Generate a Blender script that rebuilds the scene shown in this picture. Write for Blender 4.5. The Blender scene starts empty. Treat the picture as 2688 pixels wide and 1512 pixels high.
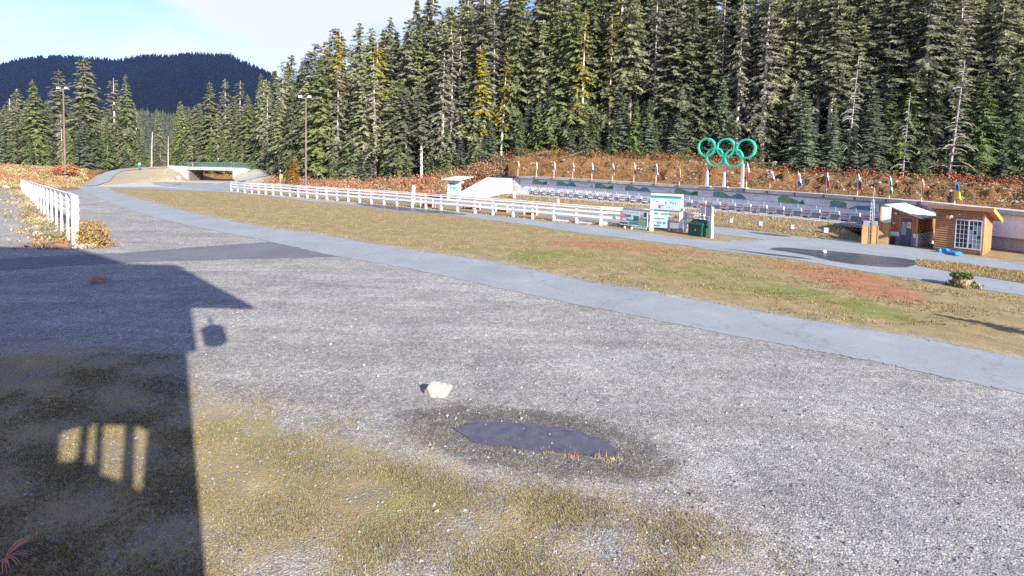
import bpy, math, random
import numpy as np
from mathutils import Vector, Matrix

# ------------------------------------------------------------------ camera, world, sun, exposure
SC = bpy.context.scene
COL = SC.collection
R = math.radians
F, PX, PY, H = 1300.0, 1344.0, 500.0, 5.3          # focal length and optical axis in photo pixels, camera height
PITCH, ROLL = R(3.0), R(1.25)
cp, sp, cr, sr = math.cos(PITCH), math.sin(PITCH), math.cos(ROLL), math.sin(ROLL)
FW = np.array([0, cp, -sp]); UP0 = np.array([0, sp, cp]); RT0 = np.array([1.0, 0, 0])
RT = RT0 * cr + UP0 * sr; UP = UP0 * cr - RT0 * sr
CAM = np.array([0, 0, H])
cd = bpy.data.cameras.new('camera'); cam = bpy.data.objects.new('camera', cd); COL.objects.link(cam)
cam.matrix_world = Matrix(((RT[0], UP[0], -FW[0], 0), (RT[1], UP[1], -FW[1], 0), (RT[2], UP[2], -FW[2], H), (0, 0, 0, 1)))
cd.sensor_width = 36.0; cd.lens = 36.0 * F / 2688.0
cd.shift_y = -(756.0 - PY) / 2688.0
cd.clip_start = 0.1; cd.clip_end = 20000
SC.camera = cam

SUN_EL, SUN_H = R(26.0), np.array([0.568, -0.823])
SUN_DIR = np.array([SUN_H[0] * math.cos(SUN_EL), SUN_H[1] * math.cos(SUN_EL), math.sin(SUN_EL)])
TAN = math.tan(SUN_EL)
sl = bpy.data.lights.new('sun', 'SUN'); so = bpy.data.objects.new('sun', sl); COL.objects.link(so)
sl.energy = 5.0; sl.angle = R(0.53); sl.color = (1.0, 0.93, 0.83)
so.rotation_euler = Vector(-SUN_DIR).to_track_quat('-Z', 'Y').to_euler()

W = bpy.data.worlds.new('World'); SC.world = W; W.use_nodes = True
wn, wl = W.node_tree.nodes, W.node_tree.links
wn.clear()
sky = wn.new('ShaderNodeTexSky'); sky.sky_type = 'NISHITA'; sky.sun_disc = False
sky.sun_elevation = SUN_EL; sky.sun_rotation = math.atan2(SUN_H[0], SUN_H[1]); sky.altitude = 900; sky.ozone_density = 2.0; sky.dust_density = 0.5
tc = wn.new('ShaderNodeTexCoord'); mp = wn.new('ShaderNodeMapping'); mp.inputs['Scale'].default_value = (1.0, 1.0, 3.2)
mp.inputs['Rotation'].default_value = (0.0, 0.12, 0.3)
nz = wn.new('ShaderNodeTexNoise'); nz.inputs['Scale'].default_value = 2.6; nz.inputs['Detail'].default_value = 7; nz.inputs['Roughness'].default_value = 0.55
nz.inputs['Distortion'].default_value = 0.35
rp = wn.new('ShaderNodeValToRGB'); rp.color_ramp.elements[0].position = 0.40; rp.color_ramp.elements[1].position = 0.58
mx = wn.new('ShaderNodeMixRGB'); mx.inputs['Color2'].default_value = (2.8, 2.8, 3.5, 1)
mul = wn.new('ShaderNodeMath'); mul.operation = 'MULTIPLY'; mul.inputs[1].default_value = 0.85
bg = wn.new('ShaderNodeBackground'); bg.inputs['Strength'].default_value = 0.14
wo = wn.new('ShaderNodeOutputWorld')
wl.new(tc.outputs['Generated'], mp.inputs['Vector']); wl.new(mp.outputs['Vector'], nz.inputs['Vector'])
sz = wn.new('ShaderNodeSeparateXYZ'); wl.new(tc.outputs['Generated'], sz.inputs[0])
low = wn.new('ShaderNodeMath'); low.operation = 'MULTIPLY_ADD'; low.inputs[1].default_value = -0.16; low.inputs[2].default_value = 0.06; wl.new(sz.outputs['Z'], low.inputs[0])
low.use_clamp = False
sm = wn.new('ShaderNodeMath'); sm.operation = 'ADD'; wl.new(nz.outputs['Fac'], sm.inputs[0]); wl.new(low.outputs[0], sm.inputs[1])
wl.new(sm.outputs[0], rp.inputs['Fac']); wl.new(rp.outputs['Color'], mul.inputs[0]); wl.new(mul.outputs[0], mx.inputs['Fac'])
tn = wn.new('ShaderNodeMixRGB'); tn.blend_type = 'MULTIPLY'; tn.inputs['Fac'].default_value = 1.0; tn.inputs['Color2'].default_value = (0.62, 0.66, 0.95, 1)
wl.new(sky.outputs['Color'], tn.inputs['Color1']); wl.new(tn.outputs[0], mx.inputs['Color1']); wl.new(mx.outputs['Color'], bg.inputs['Color']); wl.new(bg.outputs[0], wo.inputs['Surface'])

SC.view_settings.view_transform = 'Standard'; SC.view_settings.look = 'None'
SC.view_settings.exposure = 1.35; SC.view_settings.gamma = 1.0; SC.view_settings.use_curve_mapping = False
SC.render.engine = 'CYCLES'; SC.cycles.use_denoising = False; SC.cycles.denoiser = 'OPENIMAGEDENOISE'; SC.cycles.denoising_input_passes = 'RGB_ALBEDO_NORMAL'; SC.cycles.denoising_prefilter = 'ACCURATE'
SC.cycles.max_bounces = 6; SC.cycles.diffuse_bounces = 3; SC.cycles.volume_bounces = 1
rng = np.random.default_rng(7); random.seed(7)

# ------------------------------------------------------------------ pixel <-> place helpers (photo pixels, 2688 x 1512)
def ray(x, y): return FW + RT * ((x - PX) / F) - UP * ((y - PY) / F)
def G(x, y, z=0.0):
    d = ray(x, y); p = CAM + d * ((z - H) / d[2]); return np.array([p[0], p[1], z])
def D(x, y, dep):
    d = ray(x, y); return CAM + d * (dep / d[1])
def proj(P):
    v = np.asarray(P, float) - CAM; k = v @ FW
    return PX + F * (v @ RT) / k, PY - F * (v @ UP) / k
def ztop(b, y):
    lo, hi = -10.0, 120.0
    for _ in range(50):
        m = (lo + hi) / 2
        if proj((b[0], b[1], m))[1] > y: lo = m
        else: hi = m
    return lo
def interp(x, xs, ys): return float(np.interp(x, xs, ys))

# ------------------------------------------------------------------ materials
MATS = {}
def nodes(name):
    m = bpy.data.materials.new(name); m.use_nodes = True; MATS[name] = m
    n, l = m.node_tree.nodes, m.node_tree.links
    return m, n, l, n['Principled BSDF']
def noise(n, l, scale, detail=4, rough=0.6, vec=None, dist=0.0):
    t = n.new('ShaderNodeTexNoise'); t.inputs['Scale'].default_value = scale; t.inputs['Detail'].default_value = detail
    t.inputs['Roughness'].default_value = rough; t.inputs['Distortion'].default_value = dist
    if vec is not None: l.new(vec, t.inputs['Vector'])
    return t
def ramp(n, l, src, stops):
    r = n.new('ShaderNodeValToRGB'); e = r.color_ramp.elements
    while len(e) < len(stops): e.new(0.5)
    for q, (p, c) in zip(e, stops): q.position = p; q.color = (*c, 1) if len(c) == 3 else c
    l.new(src, r.inputs['Fac']); return r
def mixc(n, l, fac, a, b, mode='MIX'):
    m = n.new('ShaderNodeMixRGB'); m.blend_type = mode
    for s, v in (('Fac', fac), ('Color1', a), ('Color2', b)):
        if isinstance(v, (int, float)): m.inputs[s].default_value = v
        elif isinstance(v, tuple): m.inputs[s].default_value = (*v, 1)
        else: l.new(v, m.inputs[s])
    return m.outputs[0]
def math_(n, l, op, a, b=None):
    m = n.new('ShaderNodeMath'); m.operation = op
    for i, v in enumerate((a, b)):
        if v is None: continue
        if isinstance(v, (int, float)): m.inputs[i].default_value = v
        else: l.new(v, m.inputs[i])
    return m.outputs[0]
def bump(n, l, b, src, strength, dist):
    k = n.new('ShaderNodeBump'); k.inputs['Strength'].default_value = strength; k.inputs['Distance'].default_value = dist
    l.new(src, k.inputs['Height']); l.new(k.outputs[0], b.inputs['Normal'])
def pos(n): return n.new('ShaderNodeNewGeometry').outputs['Position']
def simple(name, c, rough=0.75, var=0.18, scale=3.0, spec=0.3, metal=0.0, fine=0.0, bmp=0.0):
    m, n, l, b = nodes(name)
    p = pos(n)
    t = noise(n, l, scale, 6, 0.65, p)
    lo = tuple(x * (1 - var) for x in c); hi = tuple(min(1, x * (1 + var)) for x in c)
    r = ramp(n, l, t.outputs['Fac'], [(0.3, lo), (0.7, hi)])
    l.new(r.outputs['Color'], b.inputs['Base Color'])
    b.inputs['Roughness'].default_value = rough; b.inputs['Specular IOR Level'].default_value = spec; b.inputs['Metallic'].default_value = metal
    if bmp: bump(n, l, b, t.outputs['Fac'], bmp, 0.02)
    return m

def foliage(name, dark, mid, light, rnd=0.5):
    m, n, l, b = nodes(name)
    p = pos(n); t = noise(n, l, 0.9, 3, 0.7, p); oi = n.new('ShaderNodeObjectInfo')
    a = ramp(n, l, t.outputs['Fac'], [(0.3, dark), (0.5, mid), (0.72, light)])
    v = n.new('ShaderNodeHueSaturation')
    l.new(math_(n, l, 'ADD', math_(n, l, 'MULTIPLY', oi.outputs['Random'], rnd), 1 - rnd / 2), v.inputs['Value'])
    l.new(math_(n, l, 'ADD', math_(n, l, 'MULTIPLY', oi.outputs['Random'], 0.35), 0.78), v.inputs['Saturation'])
    l.new(a.outputs['Color'], v.inputs['Color']); l.new(v.outputs['Color'], b.inputs['Base Color'])
    b.inputs['Roughness'].default_value = 0.8; b.inputs['Specular IOR Level'].default_value = 0.15
    tr = n.new('ShaderNodeBsdfTranslucent'); l.new(v.outputs['Color'], tr.inputs['Color']); ms = n.new('ShaderNodeMixShader'); ms.inputs[0].default_value = 0.42
    l.new(b.outputs[0], ms.inputs[1]); l.new(tr.outputs[0], ms.inputs[2]); l.new(ms.outputs[0], n['Material Output'].inputs['Surface'])
    return m
foliage('fol_green', (0.082, 0.100, 0.044), (0.172, 0.200, 0.090), (0.30, 0.32, 0.18))
foliage('fol_olive', (0.112, 0.124, 0.068), (0.238, 0.250, 0.142), (0.40, 0.40, 0.26))
foliage('fol_blue', (0.078, 0.102, 0.068), (0.160, 0.196, 0.130), (0.28, 0.32, 0.225))
foliage('fol_yellow', (0.161, 0.144, 0.034), (0.299, 0.265, 0.063), (0.437, 0.391, 0.115))
foliage('fol_lichen', (0.138, 0.138, 0.098), (0.265, 0.259, 0.190), (0.414, 0.402, 0.310))
foliage('fol_bright', (0.070, 0.10, 0.036), (0.145, 0.195, 0.072), (0.25, 0.31, 0.13))
foliage('fol_far', (0.003, 0.005, 0.008), (0.006, 0.010, 0.013), (0.011, 0.016, 0.019))  # cloud shade and blue distance painted into the far foliage colour
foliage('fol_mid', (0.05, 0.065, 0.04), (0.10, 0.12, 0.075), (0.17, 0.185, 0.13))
foliage('fol_orange', (0.18, 0.08, 0.012), (0.34, 0.17, 0.03), (0.5, 0.3, 0.07))
simple('bark', (0.23, 0.19, 0.165), 0.9, 0.5, 2.5)
simple('bark_pale', (0.52, 0.48, 0.44), 0.9, 0.35, 2.0)
simple('dead_wood', (0.27, 0.25, 0.225), 0.9, 0.4, 3.0)
def leafy(name, rough=0.8):                                        # leaf colours come from the mesh's own colour attribute
    m, n, l, b = nodes(name)
    a = n.new('ShaderNodeVertexColor'); a.layer_name = 'leaf'
    l.new(mixc(n, l, 1.0, a.outputs['Color'], (0.80, 0.80, 0.80), 'MULTIPLY'), b.inputs['Base Color']); b.inputs['Roughness'].default_value = rough; b.inputs['Specular IOR Level'].default_value = 0.15
    return m
leafy('leafy'); leafy('stones', 0.85)

def asphalt(name, c, var=0.12, rough=0.85):
    m, n, l, b = nodes(name)
    p = pos(n)
    big = noise(n, l, 0.35, 4, 0.6, p); fine = noise(n, l, 55, 2, 0.7, p); mid = noise(n, l, 3.5, 5, 0.7, p)
    lo = tuple(x * (1 - var) for x in c); hi = tuple(x * (1 + var) for x in c)
    a = ramp(n, l, big.outputs['Fac'], [(0.3, lo), (0.7, hi)]).outputs['Color']
    a = mixc(n, l, 0.35, a, ramp(n, l, mid.outputs['Fac'], [(0.3, (0.42,) * 3), (0.7, (0.58,) * 3)]).outputs['Color'], 'OVERLAY')
    a = mixc(n, l, 0.6, a, ramp(n, l, fine.outputs['Fac'], [(0.25, (0.3,) * 3), (0.75, (0.7,) * 3)]).outputs['Color'], 'OVERLAY')
    vo = n.new('ShaderNodeTexVoronoi'); vo.feature = 'DISTANCE_TO_EDGE'; vo.inputs['Scale'].default_value = 0.22
    wv = n.new('ShaderNodeVectorMath'); wv.operation = 'ADD'
    l.new(p, wv.inputs[0]); l.new(noise(n, l, 1.3, 4, 0.6, p).outputs['Color'], wv.inputs[1]); l.new(wv.outputs[0], vo.inputs['Vector'])
    crk = ramp(n, l, vo.outputs['Distance'], [(0.0, (1, 1, 1)), (0.006, (0, 0, 0))]).outputs['Color']
    a = mixc(n, l, math_(n, l, 'MULTIPLY', crk, 0.45), a, tuple(x * 0.45 for x in c))
    l.new(a, b.inputs['Base Color']); b.inputs['Roughness'].default_value = rough; b.inputs['Specular IOR Level'].default_value = 0.35
    bump(n, l, b, fine.outputs['Fac'], 0.35, 0.01)
    return m
asphalt('asphalt', (0.225, 0.247, 0.262))
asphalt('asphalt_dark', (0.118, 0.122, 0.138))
asphalt('asphalt_wet', (0.07, 0.073, 0.088), 0.3, 0.4)

def ground_mat():
    m, n, l, b = nodes('ground')
    p = pos(n)
    at = n.new('ShaderNodeVertexColor'); at.layer_name = 'cover'; s1 = n.new('ShaderNodeSeparateColor'); l.new(at.outputs['Color'], s1.inputs[0])
    a2 = n.new('ShaderNodeVertexColor'); a2.layer_name = 'cover2'; s2 = n.new('ShaderNodeSeparateColor'); l.new(a2.outputs['Color'], s2.inputs[0])
    # gravel: single stones by cell, then sand between
    vo = n.new('ShaderNodeTexVoronoi'); vo.inputs['Scale'].default_value = 38; l.new(p, vo.inputs['Vector'])
    sv = n.new('ShaderNodeSeparateColor'); l.new(vo.outputs['Color'], sv.inputs[0])
    st = ramp(n, l, sv.outputs[0], [(0.0, (0.18, 0.18, 0.195)), (0.35, (0.27, 0.268, 0.28)), (0.7, (0.345, 0.338, 0.345)), (0.95, (0.43, 0.415, 0.41)), (1.0, (0.66, 0.63, 0.60))]).outputs['Color']
    v2 = n.new('ShaderNodeTexVoronoi'); v2.inputs['Scale'].default_value = 9; l.new(p, v2.inputs['Vector'])
    s3 = n.new('ShaderNodeSeparateColor'); l.new(v2.outputs['Color'], s3.inputs[0])
    st = mixc(n, l, 0.5, st, ramp(n, l, s3.outputs[1], [(0, (0.3,) * 3), (1, (0.7,) * 3)]).outputs['Color'], 'OVERLAY')
    tint = ramp(n, l, sv.outputs[2], [(0, (0.50, 0.50, 0.52)), (0.6, (0.50, 0.50, 0.50)), (1, (0.56, 0.49, 0.44))]).outputs['Color']
    st = mixc(n, l, 0.7, st, tint, 'OVERLAY')
    big = noise(n, l, 0.45, 6, 0.62, p, 0.4)
    st = mixc(n, l, 0.75, st, ramp(n, l, big.outputs['Fac'], [(0.28, (0.36, 0.36, 0.38)), (0.5, (0.5,) * 3), (0.72, (0.60, 0.59, 0.58))]).outputs['Color'], 'OVERLAY')
    med = noise(n, l, 2.2, 5, 0.7, p)
    st = mixc(n, l, 0.35, st, ramp(n, l, med.outputs['Fac'], [(0.3, (0.35,) * 3), (0.7, (0.62,) * 3)]).outputs['Color'], 'OVERLAY')
    mp2 = n.new('ShaderNodeMapping'); mp2.inputs['Rotation'].default_value = (0, 0, 0.62); mp2.inputs['Scale'].default_value = (0.10, 0.75, 1); l.new(p, mp2.inputs['Vector'])
    lane = noise(n, l, 1.0, 6, 0.62, mp2.outputs[0], 0.8)
    st = mixc(n, l, ramp(n, l, lane.outputs['Fac'], [(0.40, (0.0,) * 3), (0.62, (0.75,) * 3)]).outputs['Color'], st, mixc(n, l, 0.85, st, (0.62, 0.585, 0.57), 'MULTIPLY'))
    st = mixc(n, l, ramp(n, l, noise(n, l, 1.7, 6, 0.75, p, 0.5).outputs['Fac'], [(0.58, (0.0,) * 3), (0.72, (0.55,) * 3)]).outputs['Color'], st, (0.235, 0.20, 0.165))
    white = mixc(n, l, s2.outputs[2], st, mixc(n, l, 0.55, st, (0.62, 0.59, 0.57)))
    # dry turf
    g1 = noise(n, l, 1.1, 6, 0.7, p, 0.5); g2 = noise(n, l, 19, 6, 0.85, p); g3 = noise(n, l, 0.28, 4, 0.6, p, 0.6)
    turf = ramp(n, l, g1.outputs['Fac'], [(0.25, (0.15, 0.115, 0.06)), (0.45, (0.27, 0.20, 0.10)), (0.6, (0.33, 0.25, 0.14)), (0.75, (0.44, 0.36, 0.235))]).outputs['Color']
    green = ramp(n, l, g1.outputs['Fac'], [(0.25, (0.115, 0.125, 0.035)), (0.5, (0.185, 0.195, 0.055)), (0.75, (0.29, 0.285, 0.10))]).outputs['Color']
    gm = math_(n, l, 'ADD', s1.outputs[2], math_(n, l, 'MULTIPLY', math_(n, l, 'SUBTRACT', g3.outputs['Fac'], 0.5), 1.6))
    turf = mixc(n, l, ramp(n, l, gm, [(0.3, (0, 0, 0)), (0.7, (1, 1, 1))]).outputs['Color'], turf, green)
    red = ramp(n, l, g1.outputs['Fac'], [(0.25, (0.25, 0.10, 0.06)), (0.5, (0.35, 0.15, 0.085)), (0.75, (0.42, 0.23, 0.12))]).outputs['Color']
    rm = math_(n, l, 'ADD', math_(n, l, 'ADD', s1.outputs[1], math_(n, l, 'MULTIPLY', math_(n, l, 'SUBTRACT', g2.outputs['Fac'], 0.5), 0.9)), math_(n, l, 'MULTIPLY', math_(n, l, 'SUBTRACT', g1.outputs['Fac'], 0.5), 1.9))
    turf = mixc(n, l, ramp(n, l, rm, [(0.36, (0, 0, 0)), (0.70, (0.95, 0.95, 0.95))]).outputs['Color'], turf, red)
    turf = mixc(n, l, 0.8, turf, ramp(n, l, g2.outputs['Fac'], [(0.25, (0.2,) * 3), (0.5, (0.48,) * 3), (0.8, (0.75,) * 3)]).outputs['Color'], 'OVERLAY')
    tm = math_(n, l, 'ADD', s1.outputs[0], math_(n, l, 'ADD', math_(n, l, 'MULTIPLY', math_(n, l, 'SUBTRACT', g1.outputs['Fac'], 0.5), 1.5), math_(n, l, 'MULTIPLY', math_(n, l, 'SUBTRACT', g2.outputs['Fac'], 0.5), 2.6)))
    c = mixc(n, l, ramp(n, l, tm, [(0.34, (0, 0, 0)), (0.74, (1, 1, 1))]).outputs['Color'], white, turf)
    # brown soil, heather and leaf litter
    soil = ramp(n, l, g1.outputs['Fac'], [(0.25, (0.10, 0.065, 0.045)), (0.5, (0.22, 0.15, 0.095)), (0.75, (0.36, 0.26, 0.17))]).outputs['Color']
    sm = math_(n, l, 'ADD', s2.outputs[0], math_(n, l, 'MULTIPLY', math_(n, l, 'SUBTRACT', g1.outputs['Fac'], 0.5), 1.2))
    c = mixc(n, l, ramp(n, l, sm, [(0.4, (0, 0, 0)), (0.6, (1, 1, 1))]).outputs['Color'], c, soil)
    # wet margin round the puddle, trodden dark tracks
    wm = math_(n, l, 'ADD', s2.outputs[1], math_(n, l, 'MULTIPLY', math_(n, l, 'SUBTRACT', med.outputs['Fac'], 0.5), 0.9))
    wet = ramp(n, l, wm, [(0.35, (0, 0, 0)), (0.6, (1, 1, 1))]).outputs['Color']
    c = mixc(n, l, wet, c, mixc(n, l, 0.62, c, (0.20, 0.165, 0.11), 'MULTIPLY'))
    c = mixc(n, l, 1.0, c, (0.88, 0.90, 0.825), 'MULTIPLY')
    l.new(c, b.inputs['Base Color'])
    l.new(math_(n, l, 'SUBTRACT', 0.92, math_(n, l, 'MULTIPLY', wet, 0.45)), b.inputs['Roughness']); b.inputs['Specular IOR Level'].default_value = 0.25
    hgt = math_(n, l, 'ADD', math_(n, l, 'MULTIPLY', vo.outputs['Distance'], -1.0), math_(n, l, 'MULTIPLY', g2.outputs['Fac'], 0.8))
    bump(n, l, b, hgt, 0.6, 0.02)
ground_mat()
def hill_mat():
    m, n, l, b = nodes('hillside')
    p = pos(n); a = noise(n, l, 0.55, 6, 0.7, p, 0.6); f = noise(n, l, 5, 4, 0.75, p)
    c = ramp(n, l, a.outputs['Fac'], [(0.25, (0.06, 0.035, 0.025)), (0.42, (0.20, 0.115, 0.06)), (0.52, (0.36, 0.19, 0.065)), (0.62, (0.24, 0.17, 0.08)), (0.8, (0.46, 0.36, 0.26))]).outputs['Color']
    c = mixc(n, l, 0.85, c, ramp(n, l, f.outputs['Fac'], [(0.3, (0.2,) * 3), (0.7, (0.72,) * 3)]).outputs['Color'], 'OVERLAY')
    c = mixc(n, l, 1.0, c, (0.88, 0.82, 0.80), 'MULTIPLY')
    l.new(c, b.inputs['Base Color']); b.inputs['Roughness'].default_value = 0.95; b.inputs['Specular IOR Level'].default_value = 0.1
    bump(n, l, b, f.outputs['Fac'], 0.8, 0.3)
hill_mat()
def concrete(name, c, var=0.12):
    m, n, l, b = nodes(name)
    p = pos(n); a = noise(n, l, 0.7, 6, 0.65, p); f = noise(n, l, 9, 4, 0.7, p)
    mpn = n.new('ShaderNodeMapping'); mpn.inputs['Scale'].default_value = (2.5, 2.5, 0.12); l.new(p, mpn.inputs['Vector'])
    s = noise(n, l, 1.2, 5, 0.7, mpn.outputs[0])
    col = ramp(n, l, a.outputs['Fac'], [(0.3, tuple(x * (1 - var) for x in c)), (0.7, tuple(x * (1 + var) for x in c))]).outputs['Color']
    col = mixc(n, l, 0.4, col, ramp(n, l, s.outputs['Fac'], [(0.35, (0.3,) * 3), (0.65, (0.6,) * 3)]).outputs['Color'], 'OVERLAY')
    col = mixc(n, l, 0.25, col, ramp(n, l, f.outputs['Fac'], [(0.3, (0.3,) * 3), (0.7, (0.7,) * 3)]).outputs['Color'], 'OVERLAY')
    l.new(col, b.inputs['Base Color']); b.inputs['Roughness'].default_value = 0.9; b.inputs['Specular IOR Level'].default_value = 0.2
concrete('concrete', (0.70, 0.69, 0.72), 0.05); concrete('concrete_light', (0.44, 0.41, 0.41), 0.08); concrete('concrete_cap', (0.42, 0.40, 0.37), 0.2)
simple('white_paint', (0.62, 0.61, 0.64), 0.55, 0.08, 1.5)
simple('white_panel', (0.54, 0.60, 0.62), 0.4, 0.04, 1.5)
simple('panel_blue', (0.36, 0.50, 0.58), 0.4, 0.05, 1.5)
simple('teal', (0.02, 0.30, 0.23), 0.45, 0.06, 2.0)
simple('ring_green', (0.06, 0.60, 0.40), 0.4, 0.10, 1.2)
simple('bin_green', (0.006, 0.062, 0.036), 0.42, 0.15, 2.5, 0.5)
simple('black', (0.02, 0.02, 0.022), 0.6, 0.2, 3)
simple('dark_grey', (0.10, 0.10, 0.115), 0.6, 0.15, 3)
simple('mid_grey', (0.24, 0.25, 0.27), 0.6, 0.15, 3)
simple('print_dark', (0.12, 0.17, 0.21), 0.5, 0.2, 6)
simple('print_grey', (0.34, 0.40, 0.44), 0.5, 0.15, 6)
simple('print_green', (0.025, 0.15, 0.075), 0.5, 0.3, 3)
simple('print_leaf', (0.14, 0.28, 0.15), 0.6, 0.35, 1.2)
simple('print_blue', (0.08, 0.21, 0.32), 0.6, 0.35, 1.2)
simple('print_sky', (0.04, 0.28, 0.50), 0.5, 0.2, 3)
simple('print_pink', (0.55, 0.28, 0.33), 0.5, 0.25, 6)
simple('print_red', (0.62, 0.13, 0.12), 0.5, 0.1, 4)
simple('banner_cloth', (0.62, 0.61, 0.63), 0.7, 0.06, 1.5)
simple('galvanised', (0.44, 0.46, 0.49), 0.45, 0.1, 2, 0.5, 0.3)
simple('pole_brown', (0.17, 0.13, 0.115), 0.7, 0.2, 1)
simple('flag_pole', (0.62, 0.50, 0.38), 0.6, 0.15, 1.5)
simple('flag_white', (0.78, 0.76, 0.79), 0.8, 0.05, 2)
simple('flag_red', (0.62, 0.08, 0.09), 0.8, 0.1, 2)
simple('flag_blue', (0.05, 0.16, 0.45), 0.8, 0.1, 2)
simple('flag_yellow', (0.80, 0.58, 0.06), 0.8, 0.1, 2)
simple('flag_green', (0.04, 0.26, 0.10), 0.8, 0.1, 2)
simple('flag_orange', (0.70, 0.25, 0.12), 0.8, 0.1, 2)
simple('rail_red', (0.38, 0.17, 0.13), 0.8, 0.25, 2)
simple('mat_orange', (0.68, 0.27, 0.15), 0.8, 0.15, 2)
simple('mat_red', (0.50, 0.09, 0.10), 0.8, 0.15, 2)
simple('sign_yellow', (0.75, 0.55, 0.08), 0.6, 0.08, 3)
simple('sign_pale', (0.55, 0.60, 0.45), 0.6, 0.05, 3)
simple('siding', (0.46, 0.215, 0.085), 0.6, 0.22, 1.6, 0.35)
simple('siding_red', (0.46, 0.16, 0.065), 0.6, 0.22, 1.6, 0.35)
simple('log', (0.40, 0.195, 0.088), 0.6, 0.25, 1.4, 0.35)
simple('log_end', (0.43, 0.195, 0.082), 0.6, 0.2, 1.4, 0.35)
simple('fascia', (0.40, 0.21, 0.10), 0.6, 0.15, 2)
simple('verge_yellow', (0.62, 0.40, 0.10), 0.6, 0.12, 2)
simple('plywood', (0.50, 0.26, 0.10), 0.75, 0.25, 1.3)
simple('roof_metal', (0.50, 0.56, 0.57), 0.4, 0.06, 1.2, 0.5, 0.2)
simple('door_blue', (0.085, 0.10, 0.135), 0.5, 0.1, 2)
simple('stucco', (0.74, 0.71, 0.71), 0.9, 0.07, 4)
simple('tarp', (0.02, 0.22, 0.55), 0.4, 0.25, 3, 0.5)
simple('timber', (0.30, 0.19, 0.11), 0.8, 0.25, 2)
simple('moss', (0.08, 0.12, 0.025), 0.95, 0.4, 5)
simple('rock_white', (0.40, 0.325, 0.29), 0.9, 0.45, 9, 0.25, 0, 0, 0.5)
simple('rock_brown', (0.34, 0.215, 0.16), 0.9, 0.3, 6, 0.2, 0, 0, 0.5)
simple('rail_teal', (0.075, 0.135, 0.12), 0.5, 0.15, 2)
def glass_mat(name, c, rough=0.06):
    m, n, l, b = nodes(name)
    b.inputs['Base Color'].default_value = (*c, 1); b.inputs['Roughness'].default_value = rough; b.inputs['Specular IOR Level'].default_value = 0.8
glass_mat('pane_dark', (0.012, 0.016, 0.035)); glass_mat('lamp_glass', (0.75, 0.76, 0.8), 0.2); glass_mat('pane_curtain', (0.22, 0.30, 0.30), 0.12)
def water_mat():
    m, n, l, b = nodes('water')
    p = pos(n); t = noise(n, l, 4.5, 6, 0.75, p)
    l.new(ramp(n, l, t.outputs['Fac'], [(0.28, (0.055, 0.052, 0.062)), (0.5, (0.085, 0.080, 0.096)), (0.75, (0.125, 0.112, 0.118))]).outputs['Color'], b.inputs['Base Color'])
    b.inputs['Roughness'].default_value = 0.04; b.inputs['IOR'].default_value = 1.33
    w = noise(n, l, 9, 3, 0.5, p); bump(n, l, b, w.outputs['Fac'], 0.05, 0.01)
water_mat()

# ------------------------------------------------------------------ mesh helpers
class MB:
    def __init__(s): s.v = []; s.f = []
    def add(s, vs, fs):
        k = len(s.v); s.v += [tuple(map(float, p)) for p in vs]; s.f += [tuple(i + k for i in q) for q in fs]; return s
    def box(s, x0, x1, y0, y1, z0, z1):
        return s.add([(x0, y0, z0), (x1, y0, z0), (x1, y1, z0), (x0, y1, z0), (x0, y0, z1), (x1, y0, z1), (x1, y1, z1), (x0, y1, z1)],
                     [(0, 3, 2, 1), (4, 5, 6, 7), (0, 1, 5, 4), (1, 2, 6, 5), (2, 3, 7, 6), (3, 0, 4, 7)])
    def hexa(s, b, t):                                             # bottom ring of four, top ring of four
        return s.add(list(b) + list(t), [(0, 3, 2, 1), (4, 5, 6, 7), (0, 1, 5, 4), (1, 2, 6, 5), (2, 3, 7, 6), (3, 0, 4, 7)])
    def prism(s, poly, d):                                         # polygon of 3D points pushed along vector d
        n = len(poly); q = [np.add(p, d) for p in poly]
        return s.add(list(poly) + q, [tuple(range(n))[::-1], tuple(range(n, 2 * n))] + [(i, (i + 1) % n, (i + 1) % n + n, i + n) for i in range(n)])
    def tube(s, pts, rad, n=8, cap=True):
        pts = [np.array(p, float) for p in pts]; rings = []
        if not hasattr(rad, '__len__'): rad = [rad] * len(pts)
        vs = []
        for i, p in enumerate(pts):
            t = pts[min(i + 1, len(pts) - 1)] - pts[max(i - 1, 0)]; t = t / (np.linalg.norm(t) + 1e-9)
            a = np.cross(t, [0, 0, 1.0]) if abs(t[2]) < 0.9 else np.cross(t, [1.0, 0, 0]); a /= np.linalg.norm(a); c = np.cross(t, a)
            vs += [p + rad[i] * (a * math.cos(6.2832 * k / n) + c * math.sin(6.2832 * k / n)) for k in range(n)]
        fs = [(i * n + k, i * n + (k + 1) % n, (i + 1) * n + (k + 1) % n, (i + 1) * n + k) for i in range(len(pts) - 1) for k in range(n)]
        if cap: fs += [tuple(range(n))[::-1], tuple(range((len(pts) - 1) * n, len(pts) * n))]
        return s.add(vs, fs)
    def mesh(s, name):
        m = bpy.data.meshes.new(name); m.from_pydata(s.v, [], s.f); m.update(); return m
    def build(s, name, mat, parent=None, smooth=False):
        m = s.mesh(name); m.materials.append(MATS[mat])
        if smooth: m.polygons.foreach_set('use_smooth', [True] * len(m.polygons))
        return link(name, m, parent)
def link(name, data, parent=None):
    o = bpy.data.objects.new(name, data); COL.objects.link(o); o.parent = parent; return o
def tag(o, label=None, cat=None, group=None, kind=None):
    for k, v in (('label', label), ('category', cat), ('group', group), ('kind', kind)):
        if v: o[k] = v
    return o
def thing(name, loc, rz, label, cat, group=None):
    o = bpy.data.objects.new(name, None); COL.objects.link(o); o.location = tuple(map(float, loc)); o.rotation_euler = (0, 0, rz); o.empty_display_size = 0.2
    return tag(o, label, cat, group)
def B(name, mat, parent, *a): return MB().box(*a).build(name, mat, parent)
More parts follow.
